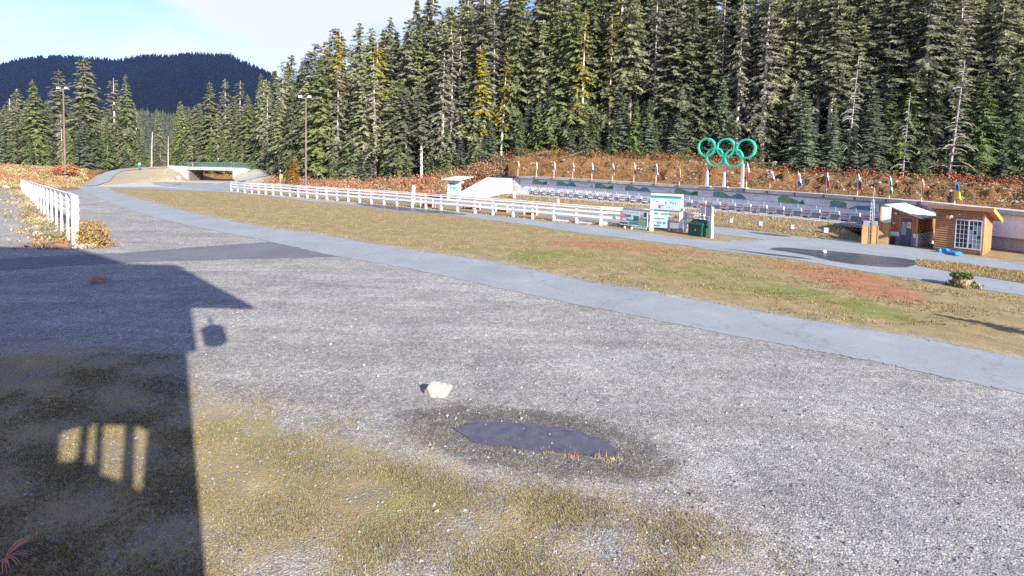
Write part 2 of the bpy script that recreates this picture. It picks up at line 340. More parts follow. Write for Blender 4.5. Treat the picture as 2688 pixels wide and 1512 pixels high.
def copy_tree(o, parent=None):
    c = o.copy(); COL.objects.link(c); c.parent = parent
    for ch in list(o.children): copy_tree(ch, c)
    return c
def raw(name, V, Fc, mat, parent=None, colors=None, layer='leaf'):
    """fast mesh from numpy arrays; Fc is (n,k); colors per face"""
    m = bpy.data.meshes.new(name); k = Fc.shape[1]
    m.vertices.add(len(V)); m.vertices.foreach_set('co', np.asarray(V, np.float32).ravel())
    m.loops.add(Fc.size); m.loops.foreach_set('vertex_index', Fc.astype(np.int32).ravel())
    m.polygons.add(len(Fc)); m.polygons.foreach_set('loop_start', np.arange(0, Fc.size, k, dtype=np.int32))
    m.update(calc_edges=True); m.validate()
    if colors is not None:
        a = m.color_attributes.new(layer, 'FLOAT_COLOR', 'CORNER')
        c = np.ones((Fc.size, 4), np.float32); c[:, :3] = np.repeat(colors, k, axis=0); a.data.foreach_set('color', c.ravel())
    m.materials.append(MATS[mat]); return link(name, m, parent)
def leaves(C, S, colors, up=0.0, aspect=0.55):
    """triangular leaves: centres C (n,3), sizes S (n,), up pushes them upright"""
    n = len(C); d = rng.normal(size=(n, 3)); d[:, 2] = d[:, 2] * (1 - up) + up * 2.0 * np.abs(rng.normal(size=n)) + up
    d /= np.linalg.norm(d, axis=1)[:, None]
    e = np.cross(d, rng.normal(size=(n, 3))); e /= np.linalg.norm(e, axis=1)[:, None] + 1e-9
    s = S[:, None]; base = C - d * s * 0.5
    V = np.stack([base - e * s * aspect * 0.5, base + e * s * aspect * 0.5, C + d * s * 0.5], 1).reshape(-1, 3)
    return V, np.arange(3 * n).reshape(n, 3)
def pal(cols, n, jit=0.2):
    cols = np.array(cols); c = cols[rng.integers(0, len(cols), n)]
    return np.clip(c * (1 + jit * rng.normal(size=(n, 1))), 0.005, 0.95)

# ------------------------------------------------------------------ lines of the place, read off the photograph (photo pixels on the ground)
NEAR_UP = [(225, 489), (285, 491), (303, 508), (417, 537), (543, 569), (689, 598), (835, 616), (918, 631), (1043, 652), (1231, 679), (1357, 702), (1565, 746), (1700, 768), (1900, 803), (2194, 854), (2390, 886), (2543, 915), (2688, 946), (2860, 980)]
NEAR_LO = [(196, 490), (240, 511), (313, 543), (417, 574), (543, 602), (668, 626), (730, 639), (835, 663), (908, 678), (1043, 699), (1179, 727), (1357, 767), (1565, 809), (1774, 851), (1900, 877), (2132, 920), (2328, 956), (2512, 998), (2688, 1034), (2860, 1076)]
ACC_UP = [(-200, 690), (0, 680), (157, 671), (313, 665), (470, 652), (626, 641), (720, 634)]
ACC_LO = [(-200, 720), (0, 710), (209, 696), (365, 688), (522, 683), (730, 678), (900, 674)]
RNG_LO = [(262, 494), (400, 496), (503, 502), (608, 505), (711, 516), (808, 528), (900, 536), (978, 546), (1063, 556), (1170, 563), (1277, 577), (1400, 592), (1475, 606), (1572, 618), (1700, 633), (1800, 645), (1847, 654), (1962, 667), (2040, 676), (2117, 687), (2267, 713), (2435, 738), (2543, 756), (2688, 776), (2860, 800)]
RNG_UP = [(254, 490), (400, 490), (503, 496), (608, 501), (691, 511), (788, 519), (850, 527), (978, 536), (1076, 544), (1213, 556), (1300, 567), (1436, 582), (1533, 591), (1630, 604), (1707, 613), (1812, 628), (1882, 634), (1978, 635), (2006, 631), (1999, 628), (1900, 617), (1800, 608), (1707, 595), (1577, 579), (1454, 567), (1347, 557), (1215, 543), (1082, 532), (970, 524), (858, 517), (858, 510), (970, 515), (1082, 522), (1215, 532), (1347, 542), (1454, 553), (1577, 564), (1707, 577), (1800, 588), (1900, 598), (1993, 607), (2078, 616), (2164, 626), (2252, 636), (2330, 641), (2444, 654), (2520, 672), (2590, 680), (2688, 698), (2860, 724)]
ISLAND = [(2405, 682), (2512, 692), (2688, 715), (2860, 738), (2860, 770), (2688, 745), (2543, 722), (2450, 706), (2405, 696)]
LOOP = [(400, 490), (330, 488), (250, 486), (255, 470), (271, 463), (380, 472), (395, 466), (420, 474), (540, 476), (640, 477)]
def pts(L, z=0.0): return [G(x, y, z) for x, y in L]
def dens(L, k=4):
    out = []
    for (a, b), (c, d) in zip(L[:-1], L[1:]):
        for i in range(k): out.append((a + (c - a) * i / k, b + (d - b) * i / k))
    return out + [L[-1]]
def smooth(P, it=2):
    P = [np.array(p, float) for p in P]
    for _ in range(it):
        Q = [P[0]]
        for a, b in zip(P[:-1], P[1:]): Q += [a * .75 + b * .25, a * .25 + b * .75]
        P = Q + [P[-1]]
    return P
def sheet(name, P, z, mat, ragged=0.0, parent=None, th=0.0):
    import mathutils.geometry as mg
    V = []
    for i, p in enumerate(P):
        V.append((p[0] + rng.normal() * ragged, p[1] + rng.normal() * ragged, z))
    tri = mg.tessellate_polygon([[Vector(v) for v in V]])
    m = MB(); m.v = [tuple(map(float, v)) for v in V]; m.f = [tuple(t) for t in tri]
    fixed = []
    for t in m.f:
        a, b, c = (np.array(m.v[i][:2]) for i in t)
        fixed.append(t if np.cross(b - a, c - a) > 0 else t[::-1])
    m.f = fixed
    if th:                                                        # a thin edge so that the slab has thickness
        k = len(V); m.v += [(v[0], v[1], v[2] - th) for v in m.v]; m.f += [(i, (i + 1) % k, (i + 1) % k + k, i + k) for i in range(k)]
    return tag(m.build(name, mat, parent), kind='structure')

# ------------------------------------------------------------------ ground sheet with its cover (turf, red moss, wet margin, soil) stored per vertex
def inside(px, py, poly):
    r = np.zeros(px.shape, bool); n = len(poly)
    for i in range(n):
        x0, y0 = poly[i]; x1, y1 = poly[(i + 1) % n]
        if y0 == y1: continue
        c = ((y0 > py) != (y1 > py)) & (px < (x1 - x0) * (py - y0) / (y1 - y0) + x0)
        r ^= c
    return r
def ground():
    xs = np.concatenate([[-2900, -1500, -900, -400, -220, -150], np.arange(-110, -30, 0.8), np.arange(-30, 34, 0.3), np.arange(34, 75, 0.8), [110, 200, 400, 900, 1500, 2900]])
    ys = np.concatenate([[-600, -300, -100, -20, -5, 0, 3], np.arange(4.5, 20, 0.22), np.arange(20, 70, 0.5), np.arange(70, 135, 1.2), [170, 260, 500, 1000, 1700, 2900]])
    X, Y = np.meshgrid(xs, ys); P = np.stack([X.ravel(), Y.ravel(), np.zeros(X.size)], 1)
    v = P - CAM; k = np.maximum(v @ FW, 0.5); px = PX + F * (v @ RT) / k; py = PY - F * (v @ UP) / k
    n = len(P); c1 = np.zeros((n, 4)); c2 = np.zeros((n, 4))
    front = (Y.ravel() > 3.5)
    field = NEAR_UP[2:] + RNG_LO[::-1]
    f = inside(px, py, field) & front
    c1[f, 0] = 1.0
    near = [(-400, 905), (0, 900), (440, 905), (500, 1010), (640, 1070), (835, 1100), (1040, 1165), (1210, 1225), (1565, 1250), (1878, 1345), (2035, 1460), (2140, 1560), (2400, 2200), (-2500, 2200)]
    g = inside(px, py, near) & front
    c1[g, 0] = 0.50
    g2 = inside(px, py, [(490, 1060), (700, 1090), (960, 1150), (1150, 1230), (1500, 1290), (1700, 1370), (1500, 1400), (1150, 1370), (900, 1420), (620, 1420), (520, 1300)]) & front
    c1[g2, 0] = 0.78; c1[g2, 2] = 0.35
    g3 = inside(px, py, [(-400, 930), (430, 930), (480, 1100), (520, 1600), (-900, 1700)]) & front
    c1[g3, 0] = 0.74; c1[g3, 2] = 0.2
    for poly, r in (([(1420, 632), (1560, 630), (1760, 650), (1930, 676), (1760, 668), (1560, 652), (1430, 645)], 0.8), ([(1700, 688), (1800, 684), (1815, 700), (1730, 705)], 0.6),
                    ([(1960, 676), (2080, 690), (2200, 702), (2300, 720), (2420, 770), (2470, 800), (2330, 790), (2160, 745), (2050, 705)], 0.85), ([(2160, 790), (2240, 800), (2230, 812), (2170, 805)], 0.7), ([(1000, 560), (1200, 575), (1500, 615), (1300, 600)], 0.3)):
        c1[inside(px, py, poly) & front, 1] = r
    for poly, r in (([(1080, 640), (1500, 650), (1900, 700), (2500, 840), (2300, 840), (1800, 740), (1300, 680)], 0.48), ([(330, 500), (700, 520), (600, 545), (350, 515)], 0.3), ([(1900, 700), (2200, 770), (2420, 830), (2420, 860), (2050, 780)], 0.6)):
        c1[inside(px, py, poly) & front, 2] = r
    # fringe of gravel at the near path's far edge
    fr = inside(px, py, NEAR_UP[2:] + [(x, y - 7 - (x > 1200) * 6) for x, y in NEAR_UP[2:]][::-1]) & front
    c1[fr, 0] = 0.5
    # strip at the fence, berm foot, island: dry turf
    s = inside(px, py, RNG_UP[3:17] + [(1999, 628), (1900, 617), (1800, 608), (1707, 595), (1577, 579), (1454, 567), (1347, 557), (1215, 543), (1082, 532), (970, 524), (858, 517), (700, 502), (608, 495)]) & front
    c1[s, 0] = 0.85; c2[s, 0] = 0.35
    s = inside(px, py, ISLAND) & front; c1[s, 0] = 1.2; c1[s, 2] = 0.0
    far = (Y.ravel() > 25) & ~f & (py < np.interp(px, [608, 858, 1082, 1347, 1577, 1900, 2252, 2700], [495, 508, 520, 540, 562, 597, 634, 690])) & (px > 650)
    c1[far, 0] = 1.0; c2[far, 0] = 0.35
    # left: turf and litter about the fence, pale gravel by the bridge
    s = inside(px, py, [(100, 520), (140, 560), (175, 650), (260, 655), (300, 640), (250, 590), (215, 560)]) & front; c1[s, 0] = 0.5; c2[s, 0] = 0.4
    s = inside(px, py, [(-200, 505), (60, 500), (120, 580), (60, 600), (-200, 560)]) & front; c2[s, 0] = 0.3
    s = inside(px, py, [(200, 490), (262, 440), (440, 436), (700, 450), (700, 480), (620, 500), (400, 495)]) & front & (Y.ravel() < 112); c2[s, 2] = 1.0; c1[s, 0] = 0.2
    out = (px < 215) & (py < 500) & front; c2[out, 0] = 1.0; c1[out, 0] = 0.6
    ff = (Y.ravel() > 116) | (np.abs(X.ravel()) > 105); c1[ff, 0] = .9; c1[ff, 1] = 0; c2[ff, 0] = .8; c2[ff, 2] = 0
    # puddle margin
    pc = G(1400, 1150); e = ((P[:, 0] - pc[0]) * 0.97 + (P[:, 1] - pc[1]) * -0.24, (P[:, 0] - pc[0]) * 0.24 + (P[:, 1] - pc[1]) * 0.97)
    d = np.sqrt((e[0] / 2.35) ** 2 + (e[1] / 0.95) ** 2)
    c2[:, 1] = np.clip(1.35 - 0.75 * d, 0, .85) * (d < 1.6)
    # darker trodden lines beside the asphalt
    s = inside(px, py, [(x, y) for x, y in NEAR_LO[7:]] + [(x, y + 10 + (x > 1500) * 4) for x, y in NEAR_LO[7:]][::-1]) & front; c2[s, 1] = np.maximum(c2[s, 1], 0.34)
    nx, ny = len(xs), len(ys); i = np.arange(nx * ny).reshape(ny, nx)
    for c, ch, lim, it in ((c1, 0, 20, 16), (c1, 1, 60, 6), (c1, 2, 60, 5), (c2, 0, 90, 2)):
        g_ = c[:, ch].reshape(ny, nx); m_ = (Y < lim)
        if ch == 0 and c is c1: m_ = m_ & ~f.reshape(ny, nx)
        for _ in range(it):
            h_ = g_.copy(); h_[1:-1, 1:-1] = (g_[1:-1, 1:-1] * 2 + g_[:-2, 1:-1] + g_[2:, 1:-1] + g_[1:-1, :-2] + g_[1:-1, 2:]) / 6; g_ = np.where(m_, h_, g_)
        c[:, ch] = g_.ravel()
    Q = np.stack([i[:-1, :-1], i[:-1, 1:], i[1:, 1:], i[1:, :-1]], -1).reshape(-1, 4)
    o = raw('ground', P, Q, 'ground'); m = o.data
    for nm, c in (('cover', c1), ('cover2', c2)):
        c = c.copy(); c[:, 3] = 1; a = m.color_attributes.new(nm, 'FLOAT_COLOR', 'POINT'); a.data.foreach_set('color', c.astype(np.float32).ravel())
    tag(o, kind='structure')
ground()
def track(name, up, lo, z, mat, rag=0.045):
    a = [G(*p)[:2] for p in dens(up, 5)]; b = [G(*p)[:2] for p in dens(lo, 5)]
    return sheet(name, smooth(a, 2) + smooth(b[::-1], 2), z, mat, rag)
track('near_path', NEAR_UP, NEAR_LO, 0.012, 'asphalt')
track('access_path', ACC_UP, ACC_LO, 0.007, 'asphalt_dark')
track('range_path', RNG_UP, RNG_LO, 0.016, 'asphalt')
def isl(name, L, z, mat, rag=0.05): return sheet(name, smooth([G(*p)[:2] for p in L + [L[0]]], 1), z, mat, rag)
WET = [(2016, 655), (2038, 650), (2100, 653), (2175, 659), (2290, 669), (2403, 682), (2403, 695), (2360, 705), (2206, 692), (2145, 676), (2080, 664)]
isl('wet_patch', WET, 0.021, 'asphalt_wet', 0.1)
isl('wet_edge', [(1900, 654), (1975, 661), (2080, 673), (2150, 683), (2090, 679), (1985, 666)], 0.021, 'asphalt_wet', 0.08)
isl('wet_streak', [(930, 534), (1010, 539), (1090, 548), (1190, 557), (1240, 566), (1130, 560), (1030, 551), (950, 541)], 0.021, 'asphalt_wet', 0.05)
isl('damp_strip', [(1960, 609), (2020, 613), (2085, 622), (2040, 621), (1985, 614)], 0.021, 'asphalt_wet', 0.05)
isl('grass_island', ISLAND, 0.03, 'ground', 0.08)
# give the island's own mesh the turf cover
mi = bpy.data.objects['grass_island'].data
for nm, c in (('cover', (1.2, 0.1, 0.0, 1)), ('cover2', (0.2, 0, 0, 1))):
    a = mi.color_attributes.new(nm, 'FLOAT_COLOR', 'POINT'); a.data.foreach_set('color', np.tile(c, len(mi.vertices)).astype(np.float32))
PUD = [(1190, 1125), (1230, 1112), (1330, 1108), (1440, 1120), (1520, 1135), (1590, 1160), (1625, 1185), (1600, 1198), (1540, 1197), (1440, 1187), (1330, 1175), (1255, 1165), (1225, 1150)]
isl('puddle', dens(PUD, 5), 0.014, 'water', 0.022)

# ------------------------------------------------------------------ hillside: forest floor behind everything
ES = [-300, 0, 200, 360, 480, 650, 760, 900, 1100, 1230, 1300, 1350, 1500, 1700, 1870, 2000, 2100, 2250, 2450, 2688, 3000]
ED = [105, 105, 105, 118, 140, 124, 102, 94, 88, 86, 85, 84, 80, 76, 73, 70, 68, 66, 63, 61, 60]
EB = [3.0, 3.0, 2.4, 1.8, 1.2, 1.2, 1.2, 1.4, 2.2, 4.5, 6.2, 7.0, 7.3, 7.05, 6.7, 5.6, 5.1, 4.87, 4.7, 4.2, 4.0]
SS = [-300, 650, 760, 1000, 1300, 3000]; SV = [0.0, 0.0, 0.06, 0.22, 0.42, 0.42]
def col_of(x, y): return PX + F * x / y
def floor_z(x, y):
    s = col_of(x, y); return interp(s, ES, EB) + interp(s, SS, SV) * max(0, y - interp(s, ES, ED))
def at(s, d): return np.array([(s - PX) / F * d, d])
# ------------------------------------------------------------------ shooting range: berm, slab, wall, canopy along a gentle arc
RP = [np.array(p) for p in ((5.22, 68.88), (15.4, 58.9), (22.15, 51.6), (26.0, 46.5), (28.5, 42.6), (29.4, 41.2), (33.6, 33.0))]
RPs = smooth(RP, 3); _d = [0.0]
for a, b in zip(RPs[:-1], RPs[1:]): _d.append(_d[-1] + float(np.linalg.norm(b - a)))
RLEN = _d[-1]
def rxy(u):
    if u < 0: return RPs[0] + (RPs[1] - RPs[0]) / _d[1] * u
    if u > RLEN: return RPs[-1] + (RPs[-1] - RPs[-2]) / (_d[-1] - _d[-2]) * (u - RLEN)
    return np.array([np.interp(u, _d, [p[0] for p in RPs]), np.interp(u, _d, [p[1] for p in RPs])])
def rpt(u, v=0.0):
    e = rxy(u + .8) - rxy(u - .8); e = e / np.linalg.norm(e); nrm = np.array([-e[1], e[0]])
    if nrm[1] < 0: nrm = -nrm                                      # away from the camera
    return rxy(u) + nrm * v, e, nrm
_ut = {}
def u_of(px, v=0.0):
    if v not in _ut:
        U = np.linspace(-18, RLEN + 9, 800); _ut[v] = (U, [proj((*rpt(u, v)[0], 1.5))[0] for u in U])
    U, X = _ut[v]; return float(np.interp(px, X, U))
def ctop(u): return float(np.interp(u, [0, 20, 40, RLEN], [3.58, 3.36, 3.08, 2.82]))
CV = 1.8                                                           # front edge of the canopy
U0, U1 = u_of(1365, 2.25), RLEN + 6.0
us = np.linspace(U0, U1, 60)
UB = u_of(2290)
def loft(name, rows, mat, parent=None, us=us):                            # rows: list of (v, z function) along the range
    m = MB(); k = len(rows)
    for u in us:
        for v, z in rows:
            p = rpt(u, v)[0]; m.v.append((float(p[0]), float(p[1]), float(z(u) if callable(z) else z)))
    for i in range(len(us) - 1):
        for j in range(k - 1): m.f.append((i * k + j, (i + 1) * k + j, (i + 1) * k + j + 1, i * k + j + 1))
    return m.build(name, mat, parent)
# berm in front of the slab
btp = lambda z: (lambda u: -0.05 + (z + 0.05) * min(1.0, max(0.0, (UB - u) / 2.5)))
bm = loft('berm', [(-6.4, -0.05), (-5.2, btp(0.25)), (-3.4, btp(0.62)), (-1.6, btp(0.86)), (-0.9, btp(0.9))], 'ground', None, np.linspace(U0, UB, 50)); tag(bm, kind='structure')
for nm, c in (('cover', (1.1, 0.22, 0.0, 1)), ('cover2', (0.42, 0, 0, 1))):
    a = bm.data.color_attributes.new(nm, 'FLOAT_COLOR', 'POINT'); a.data.foreach_set('color', np.tile(c, len(bm.data.vertices)).astype(np.float32))
sb = loft('target_slab', [(-0.95, 0.72), (-0.95, 0.94), (3.2, 0.94)], 'concrete_cap', None, np.linspace(U0, UB + 1.5, 50)); tag(sb, kind='structure')
wall = thing('range_wall', (0, 0, 0), 0, 'long grey concrete backstop wall with jutting canopy behind the shooting targets', 'wall')
loft('wall_face', [(2.3, 0.9), (2.25, lambda u: ctop(u) - 0.32)], 'concrete', wall)
loft('canopy_edge', [(3.2, lambda u: ctop(u) + 0.02), (CV, lambda u: ctop(u)), (CV, lambda u: ctop(u) - 0.30), (CV + 0.25, lambda u: ctop(u) - 0.36), (2.25, lambda u: ctop(u) - 0.34)], 'concrete_cap', wall)
loft('back_face', [(3.2, lambda u: ctop(u) + 0.018), (3.2, 0.2)], 'concrete', wall)
# the two end walls of the backstop
def wing(name, A, Bp, prof, th, mat, parent):                      # vertical wall from A to Bp (xy), profile of (t, z)
    A, Bp = np.array(A), np.array(Bp); e = Bp - A; nrm = np.array([-e[1], e[0]]) / np.linalg.norm(e)
    if nrm[1] < 0: nrm = -nrm
    poly = [np.array([*(A + e * t), z]) for t, z in prof]
    return MB().prism(poly, (*(nrm * th), 0)).build(name, mat, parent)
# left wing, facing the sun
wb = G(1358, 513, 0.55); wa = D(1209, 517, wb[1] + 2.0)
wA, wB = wa[:2], wb[:2]
def wz(t, row): p = wA + (wB - wA) * t; return ztop((*p, 0), row)
wing('wing_wall', wA, wB, [(0, -0.2), (1.0, -0.2), (1.0, wz(1.0, 508)), (0.90, wz(0.9, 468)), (0.46, wz(0.46, 465.5)), (0.0, wz(0, 503))], 0.45, 'concrete_light', wall)
pe = rpt(U0, 2.25)[0]
wing('end_wall', (wB + (wA - wB) * 0.09), pe, [(0, -0.2), (1, -0.2), (1, ctop(U0) - 0.05), (0, wz(0.9, 468) - 0.03)], 0.3, 'concrete_cap', wall)  # darker concrete puts the shade of this inner face into its colour
# right end of the backstop beside the huts
qa = D(2592, 640, 36.0)[:2]; qb = D(2780, 660, 33.0)[:2]
wing('wing_wall', qa, qb, [(0, -0.2), (1, -0.2), (1, 2.3), (0, ztop((*qa, 0), 559))], 0.4, 'concrete_light', wall)

# hillside mesh: a bank from the back of the range (or from the ground) up to the forest edge, then the forest floor
def hillside():
    cols = np.arange(-300, 3001, 12.0); m = MB()
    offs = [0.0, 2, 5, 9, 14, 22, 34, 50, 75, 110, 160]
    nb = 8
    for s in cols:
        dE = interp(s, ES, ED); zE = interp(s, ES, EB)
        pe = at(s, dE)
        if s > 1343:
            u = u_of(s, 3.2); p0 = rpt(u, 3.15)[0]; z0 = ctop(u) - 0.12
        else:
            back = interp(s, [-300, 150, 250, 420, 620, 760, 1130, 1210], [30, 26, 20, 6, 3, 16, 14, 2.5]); p0 = at(s, dE - back); z0 = -0.05
            if s > 1150: z0 = interp(s, [1150, 1212, 1282, 1343], [-0.05, 0.9, 3.2, 3.35])
        for i in range(nb):
            t = i / nb; p = p0 * (1 - t) + pe * t
            z = z0 + (zE - z0) * (t ** 0.8 if s > 1250 else t * t * (3 - 2 * t)) + (0.22 * math.sin(s * 0.11 + i * 1.7) + 0.25 * rng.normal()) * (math.sin(math.pi * t)) * (1.0 if s > 1250 else 0.35)
            m.v.append((float(p[0]), float(p[1]), float(z)))
        for o in offs:
            p = at(s, dE + o); z = zE + interp(s, SS, SV) * o + (rng.normal() * 0.25 if o else 0)
            m.v.append((float(p[0]), float(p[1]), float(z)))
    k = nb + len(offs); n = len(cols)
    for i in range(n - 1):
        for j in range(k - 1): m.f.append((i * k + j, (i + 1) * k + j, (i + 1) * k + j + 1, i * k + j + 1))
    o = m.build('hillside', 'hillside', None, True); tag(o, kind='structure')
    return m, k, n, cols, nb
HM, HK, HN, HC, HNB = hillside()
def bank_point(s, t):                                              # a point on the bank at column s, 0 foot .. 1 forest edge
    i = min(max((s - HC[0]) / 12.0, 0), HN - 1.001); j = min(max(t * HNB, 0), HNB - 0.001)
    i0, j0 = int(i), int(j); a, b = i - i0, j - j0
    V = lambda q, r: np.array(HM.v[q * HK + r])
    return (V(i0, j0) * (1 - a) + V(i0 + 1, j0) * a) * (1 - b) + (V(i0, j0 + 1) * (1 - a) + V(i0 + 1, j0 + 1) * a) * b

# ------------------------------------------------------------------ embankments and footbridge
def mound(name, cols, foot, fdep, crest, cdep, mat_cover):
    m = MB(); info = []
    for s, fy, fd, cy, cdp in zip(cols, foot, fdep, crest, cdep):
        a = D(s, fy, fd); b = D(s, cy, cdp); info.append((s, fy, cy, a, b))
        rows = [a - np.array([0, 0, 0.3])] + [a * (1 - t) + b * t for t in (0, .25, .5, .75, 1)] + [b + np.array([0, 5, 0.0]), b + np.array([0, 12, -b[2] - 0.2])]
        m.v += [tuple(map(float, r)) for r in rows]
    k = 8
    for i in range(len(cols) - 1):
        for j in range(k - 1): m.f.append((i * k + j, (i + 1) * k + j, (i + 1) * k + j + 1, i * k + j + 1))
    o = tag(m.build(name, 'ground', None, True), kind='structure')
    for nm, c in (('cover', mat_cover[0]), ('cover2', mat_cover[1])):
        a = o.data.color_attributes.new(nm, 'FLOAT_COLOR', 'POINT'); a.data.foreach_set('color', np.tile(c, len(o.data.vertices)).astype(np.float32))
    def on(s, y, lift=0.12):
        S = [q[0] for q in info]
        fy = interp(s, S, [q[1] for q in info]); cy = interp(s, S, [q[2] for q in info]); t = (fy - y) / (fy - cy)
        A = np.array([interp(s, S, [q[3][k] for q in info]) for k in range(3)]); Bq = np.array([interp(s, S, [q[4][k] for q in info]) for k in range(3)])
        p = A * (1 - t) + Bq * t; return p + np.array([0, 0, lift])
    return on
def gdep(s, y): return float(G(s, y)[1])
mc = [190, 225, 260, 290, 320, 360, 400, 430, 441, 470, 492]
mf = [492, 490, 487, 485, 482, 480, 478, 477, 477, 477, 477]
onL = mound('embankment', mc, mf, [gdep(s, y) for s, y in zip(mc, mf)], [484, 470, 453, 446, 442, 440, 438, 437, 437.5, 452, 474], [92, 98, 104, 108, 110, 112, 113, 114, 114, 113.5, 113.5], ((0.62, 0.1, 0.1, 1), (0.35, 0, 0.6, 1)))
onR = mound('embankment', [612, 640, 670, 700, 735, 770, 810], [468, 473, 476, 477, 477, 477, 478], [112, 110, 108, 106, 103, 100, 96], [464, 452, 443, 446, 449, 455, 470], [113, 114, 116, 117, 116, 112, 104], ((0.5, 0.1, 0.1, 1), (0.3, 0, 0.7, 1)))
def strip(name, on, a, b, mat):
    m = MB(); A = [on(*p) for p in dens(a, 4)]; Bq = [on(*p) for p in dens(b, 4)]
    m.v = [tuple(map(float, p)) for p in A + Bq]; n = len(A); m.f = [(i, i + 1, n + i + 1, n + i) for i in range(n - 1)]
    return tag(m.build(name, mat), kind='structure')
strip('climbing_path', onL, [(203, 490), (243, 484), (260, 468), (274, 455), (291, 450), (345, 445), (439, 439)], [(250, 489), (285, 479), (305, 460), (316, 453), (335, 449), (360, 446), (439, 441)], 'asphalt')
strip('bridge_path', onR, [(616, 474), (633, 469), (668, 461), (703, 454), (735, 450), (761, 449)], [(616, 477), (650, 474), (676, 468), (710, 462), (738, 457), (765, 454)], 'asphalt')
isl('loop_path', [(395, 478), (420, 475), (450, 478), (480, 484), (560, 484), (570, 482), (600, 478), (640, 480), (660, 486), (660, 505), (600, 500), (500, 494), (410, 488)], 0.012, 'asphalt', 0.05)
isl('gravel_verge', [(436, 477), (490, 479), (560, 480), (568, 482), (520, 485), (450, 484), (430, 480)], 0.02, 'ground', 0.05)

BD = 114.0
def bx(px): return float(D(px, 440, BD)[0])
def bz(py, px=550): return float(D(px, py, BD)[2])
br = thing('footbridge', (bx(552), BD, 0), 0, 'small pale concrete bridge with teal railing over a path, in front of the trees', 'bridge')
o0 = bx(552)
zt = bz(439.5)
MB().box(bx(490) - o0, bx(614) - o0, 0, 5.2, zt - 0.28, zt).build('deck', 'concrete_light', br)
for i in range(14):
    x = bx(493) - o0 + (bx(612) - bx(493)) * (i + 0.5) / 14
    MB().box(x - 0.24, x + 0.24, -0.14, 0.0, zt - 0.5, zt + 0.03).build('fascia_block', 'concrete_light', br)
MB().box(bx(491) - o0, bx(613) - o0, -0.08, 0.06, zt - 0.62, zt - 0.5).build('edge_beam', 'concrete_light', br)
MB().prism([(bx(441) - o0, -0.2, bz(437)), (bx(492) - o0, -0.2, bz(437.5)), (bx(492) - o0, -0.2, -0.1), (bx(486) - o0, -0.2, -0.1), (bx(441) - o0, -0.2, bz(445))], (0, 0.5, 0)).build('abutment', 'concrete_light', br)
MB().prism([(bx(612) - o0, -0.2, bz(439)), (bx(655) - o0, -0.2, bz(441)), (bx(655) - o0, -0.2, bz(446)), (bx(632) - o0, -0.2, bz(458)), (bx(612) - o0, -0.2, bz(472))], (0, 0.5, 0)).build('abutment', 'concrete_light', br)
MB().box(bx(492) - o0, bx(496) - o0, 0.3, 5.2, -0.1, zt - 0.28).build('side_wall', 'pole_brown', br)  # walls under the deck coloured dark brown to stand for their shade
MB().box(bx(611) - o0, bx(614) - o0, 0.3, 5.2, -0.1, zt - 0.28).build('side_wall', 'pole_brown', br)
for yy in (0.1, 5.0):
    zr = zt + 1.15
    MB().box(bx(471) - o0, bx(653) - o0, yy, yy + 0.1, zr - 0.1, zr).build('handrail', 'rail_teal', br)
    MB().box(bx(471) - o0, bx(653) - o0, yy, yy + 0.06, zt + 0.12, zt + 0.2).build('lower_rail', 'rail_teal', br)
    for i in range(46):
        x = bx(471) - o0 + (bx(653) - bx(471)) * i / 45
        w = 0.06 if i % 6 else 0.1
        MB().box(x - w / 2, x + w / 2, yy + 0.01, yy + 0.07, zt, zr - 0.1).build('baluster', 'rail_teal', br)

